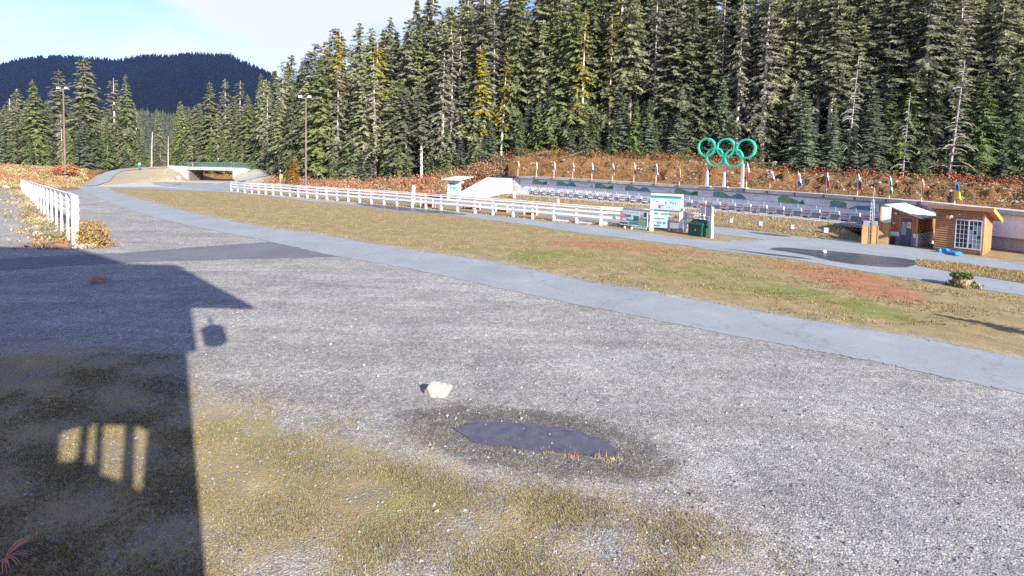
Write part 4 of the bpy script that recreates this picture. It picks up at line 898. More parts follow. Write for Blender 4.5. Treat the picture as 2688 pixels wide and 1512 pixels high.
for px, base, top, top2 in ((1858, 487, 448, 432), (1903, 490, 452, 420), (1951, 493, 430, 428)):
    u, zb_ = ring_local(px, base); zt_ = ring_local(px, top)[1]; z2 = ring_local(px, top2)[1]
    MB().hexa([(u - .14, -.12, 0.02), (u + .14, -.12, 0.02), (u + .14, .12, 0.02), (u - .14, .12, 0.02)], [(u - .09, -.08, zt_), (u + .09, -.08, zt_), (u + .09, .08, zt_), (u - .09, .08, zt_)]).build('post', 'white_paint', rings)
    MB().tube([(u, 0, zt_), (u + 0.02, 0.0, z2)], 0.06, 8).build('strut', 'galvanised', rings)
    MB().box(u - 0.55, u + 0.55, -0.3, 0.3, 0.02, 0.10).build('foot_plate', 'white_paint', rings)

# ------------------------------------------------------------------ flags along the canopy
def flag(px, base, top, bands, drop, blow, label, lean=0.0):
    u = u_of(px, CV + .3); p, e, nr = rpt(u, CV + .3); z0 = ctop(u) + 0.0; zt_ = ztop(p, top) - z0
    o = thing('flag', (p[0], p[1], z0), rz_of(e), label, 'flag', 'flags along the range wall')
    MB().tube([(0, 0, -0.25), (lean * zt_ * 0.5, 0, zt_ * 0.5), (lean * zt_, 0, zt_)], [0.045, 0.04, 0.03], 7).build('pole', 'flag_pole', o)
    MB().box(-0.09, 0.09, -0.42, 0.08, -0.30, -0.02).build('bracket', 'dark_grey', o)
    blow *= .72; n, m_ = 8, 10; r = np.random.default_rng(int(px))
    zt2 = zt_ - 0.03; nb = len(bands); ph = r.uniform(0, 6)
    def P(a, b):                                                   # a across 0..1, b down 0..1: limp folds
        x = lean * zt_ * (1 - b * 0.4) + 0.03 + a * blow * (0.55 + 0.6 * b) + 0.05 * math.sin(7 * a + ph) * (0.4 + b); y = 0.10 * math.sin(9 * a + 2.2 * b + ph) * (0.3 + a); z = zt2 - b * drop * (1 - 0.12 * a) - a * (0.25 + 0.4 * (1 - min(1, blow))) * (1 - 0.3 * b) * drop * 0.55
        return (x, y, z)
    for bi, mt in enumerate(bands):
        m = MB(); a0, a1 = 0, 1; b0, b1 = bi / nb, (bi + 1) / nb
        for i in range(n + 1):
            for j in range(5): m.v.append(P(i / n, b0 + (b1 - b0) * j / 4))
        k = 5; nf = len(m.v); m.v += [(x, y + 0.012, z) for x, y, z in m.v]
        for i in range(n):
            for j in range(4):
                q = (i * k + j, (i + 1) * k + j, (i + 1) * k + j + 1, i * k + j + 1); m.f.append(q); m.f.append(tuple(t + nf for t in q[::-1]))
        m.build('cloth', mt, o, True)
W_, R_, B_, Y_, G_, O_ = 'flag_white', 'flag_red', 'flag_blue', 'flag_yellow', 'flag_green', 'flag_orange'
for a in [(1358.6, 467, 423, (W_, 'flag_orange'), 0.95, 0.30, 'white and orange limp flag at the left end of the range wall'), (1407, 468, 424, (W_, W_), 1.0, 0.12, 'narrow furled white flag, second from the left'),
          (1453, 471, 424, (W_, W_, W_), 0.9, 0.26, 'white limp flag, third from the left'), (1502, 473, 426, (W_, R_, W_), 1.1, 0.30, 'white flag with thin red, fourth from the left'),
          (1552, 474, 427, (W_, W_, B_), 1.2, 0.28, 'white flag with blue hem, fifth from the left'), (1606, 477, 428, (W_, B_, W_), 1.35, 0.34, 'white and blue flag, sixth from the left'),
          (1662, 480, 427, (W_, W_, R_), 1.3, 0.42, 'white flag with red lower corner, seventh from the left'), (1720, 485, 429, (W_, W_), 1.2, 0.24, 'white limp flag, eighth from the left'),
          (1781, 486, 434, (Y_, W_, R_), 1.6, 0.20, 'small white and red flag low on its pole, left of the rings'), (1957, 494, 428, (W_, R_, R_), 1.7, 0.34, 'red flag beside the right post of the rings'),
          (2018, 499, 446, (W_, W_, R_), 1.1, 0.62, 'white flag blown out to the right, first right of the rings'), (2090, 505, 449, (W_, W_, B_), 1.35, 0.48, 'white and blue flag, second right of the rings'),
          (2166, 510, 453, (W_, R_, R_), 1.25, 0.28, 'red and white limp flag, third right of the rings'), (2247, 517, 456, (W_, B_, R_), 1.3, 0.38, 'white flag with dark blue and red, left of the mast'),
          (2330, 525, 462, (W_, G_, W_, G_), 1.4, 0.30, 'white and green flag above the metal roofed hut'), (2414.6, 532, 469, (O_, R_, O_), 1.3, 0.26, 'orange red limp flag between the two huts')]:
    flag(*a)
flag(2501.6, 535, 472, (B_, Y_), 1.35, 0.42, 'blue and yellow flag above the log cabin')

# ------------------------------------------------------------------ notice boards, bin, kiosk
def frame(pxa, pya, pxb, pyb):
    a, b = G(pxa, pya), G(pxb, pyb); e = (b - a)[:2]; L = float(np.linalg.norm(e)); e = e / L; return a, e, L
a, e, L = frame(1710, 606, 1786, 612)
nbd = thing('notice_board', (a[0], a[1], 0), rz_of(e), 'tall white framed notice board with two poster panels beside the green bin', 'notice board')
zr = lambda row, k=0.5: ztop(a[:2] + e * L * k, row + 3 * (k - .5) * 0)
for x, top in ((0.0, zr(550, 0)), (L, zr(511, 1))):
    MB().box(x - 0.12, x + 0.12, -0.1, 0.1, -0.1, top).build('post', 'white_paint', nbd)
MB().box(-0.14, 0.14, -0.16, 0.12, -0.1, 0.55).build('post_base', 'white_paint', nbd); MB().box(L - 0.15, L + 0.15, -0.13, 0.13, -0.1, 0.42).build('post_base', 'mid_grey', nbd)
zt1, zt0 = zr(509, .5), zr(551, .5)
MB().box(-0.16, L + 0.0, -0.12, -0.04, zt0, zt1 - 0.16).build('poster_panel', 'panel_blue', nbd)
MB().box(-0.1, L + 0.06, -0.2, 0.14, zt1 - 0.16, zt1).build('top_beam', 'white_paint', nbd)
MB().box(-0.15, L - 0.01, -0.128, -0.121, zt1 - 0.36, zt1 - 0.19).build('header_band', 'teal', nbd)
MB().box(-0.15, L - 0.01, -0.10, -0.02, zt0 - 0.10, zt0 - 0.01).build('bottom_beam', 'dark_grey', nbd)
HP = zt1 - 0.36 - zt0
for (x0, x1, k0, k1, mt) in ((0.0, 0.24, 0.06, 0.95, 'white_panel'), (0.26, 0.5, 0.45, 0.97, 'white_panel'), (0.28, 0.37, 0.12, 0.42, 'print_dark'), (0.39, 0.47, 0.10, 0.33, 'print_grey'), (0.40, 0.46, 0.33, 0.46, 'print_dark'), (0.19, 0.25, 0.62, 0.75, 'print_dark'), (0.19, 0.26, 0.86, 0.9, 'print_grey'), (0.03, 0.17, 0.70, 0.9, 'panel_blue'), (0.03, 0.10, 0.40, 0.46, 'print_grey'),
                             (0.52, 0.56, 0.5, 0.72, 'print_dark'), (0.68, 0.73, 0.58, 0.72, 'print_dark'), (0.76, 0.81, 0.52, 0.66, 'print_dark'), (0.85, 0.89, 0.54, 0.68, 'print_dark'), (0.93, 0.96, 0.52, 0.62, 'print_grey'), (0.62, 0.98, 0.80, 0.83, 'print_grey'), (0.62, 0.9, 0.88, 0.9, 'print_grey'), (0.64, 0.69, 0.16, 0.28, 'print_dark'), (0.76, 0.84, 0.08, 0.26, 'print_grey'), (0.54, 0.59, 0.2, 0.3, 'print_grey'), (0.88, 0.97, 0.14, 0.36, 'white_panel')):
    dy = -0.127 if mt in ('white_panel', 'panel_blue') else -0.131
    MB().box(-0.14 + L * x0, -0.14 + L * x1, dy, dy + 0.004, zt0 + HP * k0, zt0 + HP * k1).build('poster', mt, nbd)
lw, lz1, lz0 = L * 0.5, zr(558, .2), zr(597, .2)
MB().box(0.10, 0.1 + lw, -0.06, 0.0, lz0, lz1).build('poster_panel', 'panel_blue', nbd)
MB().box(0.11, 0.09 + lw, -0.068, -0.061, lz1 - 0.14, lz1 - 0.01).build('header_band', 'teal', nbd)
for x0, x1, k0, k1, mt in ((.35, .55, .66, .96, 'white_panel'), (.05, .8, .58, .64, 'print_dark'), (.3, .55, .5, .57, 'print_grey'), (.1, .6, .4, .45, 'print_grey'), (.28, .62, .28, .38, 'print_dark'), (.7, .9, .26, .42, 'print_dark'), (.04, .48, .08, .2, 'print_dark'), (.5, .62, .1, .2, 'print_grey'), (.05, .28, .25, .3, 'white_panel')):
    MB().box(0.10 + lw * x0, 0.10 + lw * x1, -0.072, -0.0685, lz0 + (lz1 - lz0) * k0, lz0 + (lz1 - lz0) * k1).build('poster', mt, nbd)
for x, z, s in ((-0.12, zr(560, 0), 0.10), (L + 0.2, zr(548, 1), 0.1)):
    MB().tube([(x, -0.14, z - s), (x, -0.14, z + s)], s, 8).build('bracket', 'white_paint', nbd)

a, e, L = frame(1627, 597, 1699, 606)
ib = thing('info_banner', (a[0], a[1], 0), rz_of(e), 'colourful green and white picture banner standing in front of the white fence', 'banner')
z1, z0 = ztop(a, 550), 0.28
MB().box(0, L, -0.03, 0.03, z0, z1).build('banner_sheet', 'white_panel', ib)
for x0, x1, k0, k1, mt in ((.0, .3, .06, .20, 'print_green'), (.0, .22, .25, .78, 'print_pink'), (.18, .42, .55, .72, 'print_dark'), (.25, .34, .3, .45, 'print_sky'), (.34, .5, .28, .42, 'print_sky'), (.3, .48, .42, .55, 'white_paint'), (.5, .7, .1, .68, 'print_green'), (.72, .96, .42, .56, 'print_green'), (.72, .94, .06, .38, 'print_leaf'), (.75, .86, .58, .82, 'print_pink'), (.88, .97, .66, .96, 'bin_green'), (.35, .5, .08, .24, 'print_dark'), (.06, .7, .88, .9, 'print_grey'), (.94, .98, .04, .6, 'print_green'), (.02, .14, .8, .86, 'panel_blue'), (.1, .2, .32, .45, 'white_paint'), (.05, .12, .5, .62, 'print_red'), (.53, .68, .3, .33, 'panel_blue'), (.53, .68, .2, .23, 'panel_blue'), (.75, .92, .46, .49, 'panel_blue')):
    dy = {'print_pink': -0.034, 'print_green': -0.034, 'print_leaf': -0.038}.get(mt, -0.042)
    MB().box(L * x0, L * x1, dy, dy + 0.003, z0 + (z1 - z0) * k0, z0 + (z1 - z0) * k1).build('print', mt, ib)
MB().box(L * 0.45, L * 0.97, -0.05, 0.04, 0.10, 0.24).build('foot_bar', 'panel_blue', ib)
for x in (0.2, 0.45): MB().tube([(L * x, -0.06, -0.02), (L * x, -0.06, 0.16)], 0.09, 8).build('foot', 'white_paint', ib)

a = G(1806, 617); e = np.array([0.55, -0.835]); L = float(min(np.linspace(.3, 5, 900), key=lambda k: abs(proj((a[0] + e[0] * k, a[1] + e[1] * k, .5))[0] - 1841)))
bin_ = thing('waste_bin', (a[0], a[1], 0), rz_of(e), 'dark green steel bear proof waste bin with sloping lid beside the path', 'bin')
dp, hb, ht = 0.95, ztop(a, 588), ztop(a, 575.5)
MB().box(0, L, 0, dp, 0.04, hb).build('body', 'bin_green', bin_)
MB().box(-0.07, L + 0.07, -0.08, dp + 0.05, hb, hb + 0.06).build('rim', 'bin_green', bin_)
MB().hexa([(-0.05, -0.06, hb + 0.06), (L + 0.05, -0.06, hb + 0.06), (L + 0.05, dp + .03, hb + 0.06), (-0.05, dp + .03, hb + 0.06)], [(0.12, 0.55, ht + .02), (L - 0.02, 0.55, ht + .02), (L - 0.02, dp - .1, ht + .02), (0.12, dp - .1, ht + .02)]).build('lid', 'bin_green', bin_)
MB().box(0.08, L - 0.06, -0.02, -0.002, 0.12, hb - 0.16).build('front_panel', 'bin_green', bin_)
MB().box(L * .5, L * .58, -0.045, -0.02, 0.42, 0.58).build('latch', 'mid_grey', bin_)
for k in (0.35, 0.52): MB().tube([(L * k, 0.12, hb + 0.12), (L * k, 0.2, hb + 0.22)], 0.06, 7).build('lid_hole', 'black', bin_)
MB().box(0.03, L - .03, 0.05, dp - 0.05, -0.05, 0.04).build('skid', 'black', bin_)

a, e, L = frame(1836, 613.5, 1867, 624.5)
sb_ = thing('poster_frame', (a[0], a[1], 0), rz_of(e), 'narrow white frame with printed notices behind the green bin', 'notice board')
zr2 = lambda row: ztop(a[:2] + e * L * .5, row)
MB().box(-0.06, 0.08, -0.06, 0.06, -.05, zr2(538)).build('post', 'white_paint', sb_); MB().box(L - 0.12, L + 0.10, -0.07, 0.07, -.05, zr2(541)).build('post', 'white_paint', sb_)
MB().box(L - 0.3, L + 0.16, -0.09, 0.09, -.05, zr2(583)).build('post_base', 'white_paint', sb_)
for x0, x1, r0, r1, mt in ((0.02, .5, 537, 544, 'mat_orange'), (0.02, .5, 544.5, 563, 'white_panel'), (.52, .98, 538, 544, 'mid_grey'), (.52, .98, 544.5, 565, 'print_grey'), (.0, .42, 568, 577, 'white_paint'), (.46, .95, 567, 575, 'white_paint'), (.44, .9, 577, 584, 'white_paint'), (.1, .34, 563.5, 567, 'dark_grey'), (.5, .8, 590, 596, 'panel_blue')):
    MB().box(L * x0, L * x1, -0.07, -0.05, zr2(r1), zr2(r0)).build('notice', mt, sb_)
for x0, x1, r0, r1 in ((.1, .4, 548, 549), (.1, .42, 552, 553), (.1, .38, 556, 557), (.12, .28, 571, 574), (.55, .8, 569, 572)): MB().box(L * x0, L * x1, -0.074, -0.071, zr2(r1), zr2(r0)).build('print', 'print_red', sb_)

kp = D(1192, 513, 70.0); kz = lambda row: ztop(kp[:2], row)
ks = thing('kiosk', (kp[0], kp[1], 0), rz_of((.95, -.3)), 'white kiosk board with flat sloping white roof behind the long fence', 'kiosk')
MB().box(-0.82, 0.72, -0.05, 0.05, kz(511), kz(476)).build('poster_panel', 'panel_blue', ks)
for x in (-0.85, 0.86): MB().box(x - 0.12, x + 0.12, -0.1, 0.1, -0.1, kz(474)).build('post', 'white_paint', ks)
MB().box(0.75, 1.5, -0.12, 0.0, kz(480), kz(476)).build('arm', 'white_paint', ks)
MB().hexa([(-1.6, -0.9, kz(472.5)), (1.35, -0.9, kz(472.5)), (2.3, 1.4, kz(464.5)), (-0.4, 1.4, kz(464.5))], [(-1.6, -0.9, kz(471)), (1.35, -0.9, kz(471)), (2.3, 1.4, kz(463)), (-0.4, 1.4, kz(463))]).build('roof', 'white_paint', ks)
for x0, x1, r0, r1, mt in ((-.78, -.45, 480, 488, 'print_dark'), (-.4, .1, 480, 486, 'print_leaf'), (.15, .65, 484, 490, 'white_panel'), (-.75, -.3, 491, 494, 'print_dark'), (-.2, .3, 491, 496, 'print_sky'), (-.75, -.4, 497, 501, 'print_grey'), (-.3, .6, 498, 500, 'print_dark'), (-.7, .5, 505, 509, 'white_panel'), (.5, .66, 503, 509, 'print_grey')):
    MB().box(x0, x1, -0.058, -0.051, kz(r1), kz(r0)).build('poster', mt, ks)

def signpost(px, base, dep, top, plates, label, w=0.1, mat='white_paint', name='sign_post', cat='sign', rz=-0.35):
    p = D(px, base, dep) if dep else G(px, base); zz = lambda r: ztop(p[:2], r) - p[2]; sc = p[1] / F
    o = thing(name, p, rz, label, cat); MB().box(-w / 2, w / 2, -w / 2, w / 2, -0.3, zz(top)).build('post', mat, o)
    for i, (x0, x1, r0, r1, m) in enumerate(plates): MB().box(x0 * sc, x1 * sc, -w / 2 - 0.03 - .01 * i, -w / 2 - 0.005 - .01 * i, zz(r1), zz(r0)).build('plate', m, o)
    return o
signpost(1085, 540, 64, 486, [(0, 9, 491, 496, 'white_paint')], 'thick white post with side arm sticking up behind the long fence', 0.3)
signpost(1351, 528, 69, 503, [(-9, -4, 509, 511, 'dark_grey'), (-4, 4, 505, 520, 'white_paint')], 'white post at the foot of the wing wall', 0.24)
signpost(1466, 540, 62, 522, [(-4, 3, 523, 531, 'white_paint')], 'small white marker board on the berm left of the notice boards', 0.06)
signpost(367, 441, 109, 427, [(-4, 5, 427, 433, 'panel_blue'), (-5, 2, 433, 438, 'teal')], 'small teal sign at the top of the climbing path', 0.12, 'rail_teal')
signpost(736, 478, 99, 446, [(-1, 8, 458, 470, 'sign_yellow')], 'white post with yellow plate beside the bridge path', 0.16)
for px, py, base, r0, r1, ww, lab, m in ((1919, 578, 598, 573, 584, 4.3, 'small white lane sign on a stake, first right of the green bin', 'white_paint'), (1995, 586, 607, 580, 592, 5.0, 'lane sign with dark back plate, second right of the green bin', 'white_panel'), (2079, 595, 614, 589, 601, 4.3, 'small white lane sign on a stake, third right of the green bin', 'white_paint'), (2166, 604, 626, 597, 611, 5.5, 'larger white lane sign nearest the plywood screens', 'white_paint')):
    signpost(px - 3, base, None, r0 + 2, [(-4, 5, r0 - 1, r1 + 1, 'dark_grey'), (-1, ww * 1.6, r0, r1, m)], lab, 0.05, 'pole_brown', 'lane_sign', 'sign', -0.6)

def rack(px0, px1, base, r0, r1, mat, label, posts=True):
    a, e, L = frame(px0, base, px1, base + (px1 - px0) * 0.06); zz = lambda r: ztop(a, r)
    o = thing('mat_rack', (a[0], a[1], 0), rz_of(e), label, 'rack', 'low racks behind the long fence')
    MB().box(0, L, -0.3, 0.3, zz(r1), zz(r0)).build('seat_board', mat, o); MB().box(0.02, L - .02, 0.22, 0.3, zz(r1) - .3, zz(r1) - 0.02).build('side_board', mat, o)
    for x in (0.08, L - 0.08):
        MB().box(x - 0.06, x + 0.06, -0.34, -0.28, 0, zz(r0) + (0.55 if posts else 0.0)).build('leg', 'white_paint' if posts else 'black', o)
        MB().box(x - 0.06, x + 0.06, 0.24, 0.3, 0, zz(r0)).build('leg', 'white_paint' if posts else 'black', o)
rack(1106, 1141, 542, 529, 534, 'rail_red', 'faded brown low rack behind the fence, leftmost of the row')
rack(1218, 1243, 548, 539, 543, 'rail_red', 'dark bench like rack behind the fence left of the red one', False)
rack(1250, 1265, 549, 540, 545, 'mat_red', 'bright red low rack behind the fence')
rack(1303, 1336, 555, 545, 549, 'mat_orange', 'orange low rack with white legs behind the fence')
rack(1377, 1413, 563, 550, 556, 'mat_orange', 'orange low rack behind the fence, rightmost of the row')

# ------------------------------------------------------------------ light poles
def lamp(px, base_p, top, label, heads):
    o = thing('light_pole', base_p, 0, label, 'light pole'); h = ztop(base_p[:2], top) - base_p[2]
    MB().tube([(0, 0, -0.4), (0, 0, h * .5), (0, 0, h)], [0.17, 0.13, 0.09], 8).build('pole', 'pole_brown', o)
    MB().box(-1.2, 1.2, -0.06, 0.06, h - 0.25, h - 0.12).build('cross_arm', 'pole_brown', o)
    for sx in heads:
        sx *= .8
        f = MB().hexa([(sx - .26, -.4, h - .15), (sx + .26, -.4, h - .15), (sx + .2, .1, h - .1), (sx - .2, .1, h - .1)], [(sx - .26, -.3, h + .22), (sx + .26, -.3, h + .22), (sx + .16, .2, h + .18), (sx - .16, .2, h + .18)]).build('floodlight', 'galvanised', o)
        MB().hexa([(sx - .22, -.42, h - .12), (sx + .22, -.42, h - .12), (sx + .22, -.405, h - .12), (sx - .22, -.405, h - .12)], [(sx - .22, -.33, h + .19), (sx + .22, -.33, h + .19), (sx + .22, -.315, h + .19), (sx - .22, -.315, h + .19)]).build('lens', 'lamp_glass', f)
lamp(170, bank_point(170, 0.45), 232, 'tall dark light pole with two floodlights above the left bank', (-0.85, 0.95))
q = D(803, 500, 78); lamp(803, (q[0], q[1], 0.0), 255, 'tall dark light pole with two floodlights behind the long fence', (-0.95, 0.85))

# ------------------------------------------------------------------ huts
def course(parent, x0, x1, y, z0, z1, mat, out=-1, axis='x', name='siding_board'):
    """one rounded siding board along x (at depth y, bulging to out*y) or along y (at x = y)"""
    d = 0.05; zm = (z0 + z1) / 2
    prof = [(0, z0 + .004), (out * d * .55, z0 + .012), (out * d, z0 + (z1 - z0) * .35), (out * d * .9, z0 + (z1 - z0) * .7), (out * d * .4, z1 - .012), (0, z1 - .004)]
    m = MB()
    if axis == 'x': m.prism([(x0, y + a, z) for a, z in prof], (x1 - x0, 0, 0))
    else: m.prism([(y + a, x0, z) for a, z in prof], (0, x1 - x0, 0))
    return m.build(name, mat, parent)
def find_w(o, e, px, z=0.0):
    return float(min(np.linspace(0.2, 9, 1500), key=lambda k: abs(proj((o[0] + e[0] * k, o[1] + e[1] * k, z))[0] - px)))
# log cabin
e2 = np.array([0.64, -0.768]); n2 = np.array([0.768, 0.64]); L2 = G(2450, 657)
w2 = find_w(L2, e2, 2577); c2r = L2[:2] + e2 * w2; d2 = find_w(c2r, n2, 2600)
hF = 0.5 * (ztop(L2, 541) + ztop(c2r, 552)); hB = hF - 0.85
cab = thing('log_cabin', (*L2[:2], 0), rz_of(e2), 'small brown log sided cabin with paned window and shed roof at right', 'cabin')
wx0, wx1, wz0, wz1 = w2 * 0.46, w2 * 0.955, 0.42, 2.22
MB().hexa([(0.03, 0.03, 0.1), (w2 - .03, .03, .1), (w2 - .03, d2, .1), (.03, d2, .1)], [(0.03, 0.03, hF), (w2 - .03, .03, hF), (w2 - .03, d2, hB), (.03, d2, hB)]).build('wall_core', 'log', cab)
nC = 19; chh = (hF - 0.14) / nC
for i in range(nC):
    z0 = 0.14 + chh * i; z1 = z0 + chh
    if z1 > wz0 and z0 < wz1: course(cab, 0, wx0 - 0.06, 0.03, z0, z1, 'log'); course(cab, wx1 + 0.05, w2, 0.03, z0, z1, 'log')
    else: course(cab, 0, w2, 0.03, z0, z1, 'log')
    zlim = d2 if z1 < hB else max(0.05, d2 * (hF - z1) / (hF - hB))
    course(cab, 0.02, zlim, w2 - 0.03, z0, z1, 'log_end', 1, 'y')
MB().box(w2 - 0.10, w2 + 0.035, -0.035, 0.06, 0.05, hF - .1).build('corner_board', 'log_end', cab)
MB().box(0.0, w2, 0.06, d2, -0.02, 0.12).build('sill_beam', 'fascia', cab)
for x in (0.1, w2 * .5, w2 - 0.25): MB().box(x, x + 0.2, 0.02, 0.3, -0.1, 0.12).build('foundation_block', 'dark_grey', cab)
oh = 0.45
MB().hexa([(-0.35, -oh, hF + .02), (w2 + oh, -oh, hF + .02), (w2 + oh, d2 + .3, hB - .1), (-.35, d2 + .3, hB - .1)], [(-0.35, -oh, hF + .15), (w2 + oh, -oh, hF + .15), (w2 + oh, d2 + .3, hB + .02), (-.35, d2 + .3, hB + .02)]).build('roof', 'fascia', cab)
MB().box(-0.36, w2 + oh + 0.01, -oh - 0.035, -oh, hF - 0.10, hF + 0.16).build('fascia_board', 'fascia', cab)
MB().hexa([(w2 + oh, -oh, hF - .08), (w2 + oh + .04, -oh, hF - .08), (w2 + oh + .04, d2 + .3, hB - .2), (w2 + oh, d2 + .3, hB - .2)], [(w2 + oh, -oh, hF + .17), (w2 + oh + .04, -oh, hF + .17), (w2 + oh + .04, d2 + .3, hB + .05), (w2 + oh, d2 + .3, hB + .05)]).build('verge_board', 'verge_yellow', cab)
win = MB()
for b in ((wx0 - .06, wx1 + .05, -.05, .03, wz1, wz1 + .08), (wx0 - .06, wx1 + .05, -.05, .03, wz0 - .08, wz0), (wx0 - .06, wx0, -.05, .03, wz0, wz1), (wx1, wx1 + .05, -.05, .03, wz0, wz1), ((wx0 + wx1) / 2 - .035, (wx0 + wx1) / 2 + .035, -.05, .03, wz0, wz1)): win.box(*b)
win = win.build('window_frame', 'white_paint', cab)
for sash in (0, 1):
    s0 = wx0 if sash == 0 else (wx0 + wx1) / 2 + .035; s1 = (wx0 + wx1) / 2 - .035 if sash == 0 else wx1
    for i in range(3):
        for j in range(6):
            a0 = s0 + (s1 - s0) * i / 3; b0 = wz0 + (wz1 - wz0) * j / 6; ww, hh = (s1 - s0) / 3, (wz1 - wz0) / 6
            MB().box(a0 + .012, a0 + ww - .012, -0.022, -0.012, b0 + .012, b0 + hh - .012).build('pane', 'pane_curtain' if sash == 1 and j < 5 and (i + j) % 4 else 'pane_dark', win)
    for i in (1, 2): MB().box(s0 + (s1 - s0) * i / 3 - .012, s0 + (s1 - s0) * i / 3 + .012, -.04, -.01, wz0, wz1).build('muntin', 'white_paint', win)
    for j in range(1, 6): MB().box(s0, s1, -.036, -.012, wz0 + (wz1 - wz0) * j / 6 - .012, wz0 + (wz1 - wz0) * j / 6 + .012).build('muntin', 'white_paint', win)
MB().box(w2 * .27, w2 * .35, -0.75, 0.0, 2.32, 2.5).build('outrigger_beam', 'log', cab); MB().tube([(w2 * .36, -.5, 2.4), (w2 * .36, -.3, 2.48)], 0.09, 8).build('lamp_head', 'white_panel', cab)
MB().tube([(w2 * .5, -.06, hF - .42), (w2 * .5, 0, hF - .42)], 0.06, 8).build('vent_cap', 'white_panel', cab)
MB().box(w2 - .02, w2 + .07, -.05, 0.05, 2.05, 2.45).build('corner_lamp', 'white_panel', cab)
# metal roofed hut
e1 = np.array([0.56, -0.828]); n1 = np.array([0.828, 0.56]); R1 = G(2405, 647)
w1 = find_w(R1, -e1, 2330); L1 = R1[:2] - e1 * w1; d1 = find_w(R1, n1, 2447)
hR, hL = ztop(R1, 570), ztop(L1, 543)
hut = thing('timber_hut', (*L1, 0), rz_of(e1), 'small orange timber hut with grey metal roof and blue grey door', 'hut')
MB().hexa([(0.02, 0.03, 0), (w1 - .03, .03, 0), (w1 - .03, d1 + 1.5, 0), (.02, d1 + 1.5, 0)], [(0.02, 0.03, hL), (w1 - .03, .03, hR), (w1 - .03, d1 + 1.5, hR), (.02, d1 + 1.5, hL)]).build('wall_core', 'siding_red', hut)
dx0, dx1 = [find_w(L1, e1, p) for p in (2362, 2392)]
base_h = 0.92; n = 11
for i in range(n):
    z0 = base_h + (hL - base_h) * i / n; z1 = base_h + (hL - base_h) * (i + 1) / n
    xe = w1 - 0.02 if z1 < hR else max(0.1, w1 * (hL - z1) / (hL - hR))
    if z0 < 2.02:
        course(hut, 0, dx0 - .07, .03, z0, z1, 'siding_red'); 
        if xe > dx1 + .1: course(hut, dx1 + .07, xe, .03, z0, z1, 'siding_red')
    else: course(hut, 0, xe, .03, z0, z1, 'siding_red')
    if z1 < hR: course(hut, 0.0, d1, w1 - .03, z0, z1, 'siding', 1, 'y')
MB().box(-.0, dx0 - .08, -.03, .03, 0.62, base_h - .01).build('plinth_band', 'stucco', hut); MB().box(dx1 + .08, w1 + .02, -.03, .03, 0.62, base_h - .01).build('plinth_band', 'stucco', hut)
MB().box(0, dx0 - .08, -.02, .03, 0, .62).build('plinth', 'mid_grey', hut); MB().box(dx1 + .08, w1 - .04, -.02, .03, 0, .62).build('plinth', 'mid_grey', hut)
MB().box(w1 - .03, w1 + .07, -.03, d1, -.05, base_h).build('stucco_base', 'stucco', hut)
MB().box(w1 - .06, w1 + .03, -.05, .06, base_h, hR).build('corner_board', 'siding', hut); MB().box(w1 - .03, w1 + .04, d1 - .08, d1 + .04, 0, hR).build('corner_board', 'siding_red', hut)
dr = MB().box(dx0, dx1, -.035, .02, 0.03, 1.96).build('door', 'door_blue', hut)
MB().box(dx0 + .06, dx0 + .42 * (dx1 - dx0) + .05, -.042, -.036, 0.75, 1.70).build('door_glass', 'pane_curtain', dr); MB().box(dx0 + .55 * (dx1 - dx0), dx0 + .9 * (dx1 - dx0), -.044, -.036, 1.28, 1.72).build('warning_notice', 'sign_yellow', dr)
MB().box(dx0 + .62 * (dx1 - dx0), dx0 + .82 * (dx1 - dx0), -.047, -.0445, 1.42, 1.58).build('notice_mark', 'mat_orange', dr); MB().box(dx0 + .04, dx0 + .09, -.08, -.036, 0.98, 1.1).build('handle', 'galvanised', dr)
for b in ((dx0 - .07, dx0, -.05, .03, 0, 2.05), (dx1, dx1 + .07, -.05, .03, 0, 2.05), (dx0 - .12, dx1 + .12, -.06, .03, 2.0, 2.09)): MB().box(*b).build('door_frame', 'fascia', hut)
sl_ = (hL - hR) / w1
MB().hexa([(-.25, -.35, hL + .25 * sl_ + .02), (w1 + .35, -.35, hR - .35 * sl_ + .02), (w1 + .35, d1 + .5, hR - .35 * sl_ + .02), (-.25, d1 + .5, hL + .25 * sl_ + .02)], [(-.25, -.35, hL + .25 * sl_ + .10), (w1 + .35, -.35, hR - .35 * sl_ + .10), (w1 + .35, d1 + .5, hR - .35 * sl_ + .10), (-.25, d1 + .5, hL + .25 * sl_ + .10)]).build('roof', 'roof_metal', hut)
for k in range(9):
    x = -.2 + (w1 + .5) * k / 8
    zz = hL - x * sl_ + .10
    MB().hexa([(x, -.35, zz), (x + .03, -.35, zz - .03 * sl_), (x + .03, d1 + .5, zz - .03 * sl_), (x, d1 + .5, zz)], [(x, -.35, zz + .03), (x + .03, -.35, zz + .03 - .03 * sl_), (x + .03, d1 + .5, zz + .03 - .03 * sl_), (x, d1 + .5, zz + .03)]).build('roof_seam', 'roof_metal', hut)
MB().hexa([(.9, d1 + .7, hL - .55), (w1 + .5, d1 + .7, hR + .02), (w1 + .5, d1 + 2.6, hR + .02), (.9, d1 + 2.6, hL - .55)], [(.9, d1 + .7, hL - .35), (w1 + .5, d1 + .7, hR + .22), (w1 + .5, d1 + 2.6, hR + .22), (.9, d1 + 2.6, hL - .35)]).build('rear_roof', 'white_paint', hut)
MB().tube([(.42, -.1, hL - .45), (.42, 0, hL - .45)], .1, 8).build('wall_lamp', 'white_panel', hut); MB().tube([(.75, -.08, hL - .5), (.75, 0, hL - .5)], .06, 8).build('wall_lamp', 'mid_grey', hut); MB().tube([(.32, -.06, 1.55), (.32, 0, 1.55)], .09, 8).build('dial', 'white_panel', hut)
MB().box(.02, .42, -.18, -.02, 1.05, 1.36).build('red_box', 'flag_red', hut)
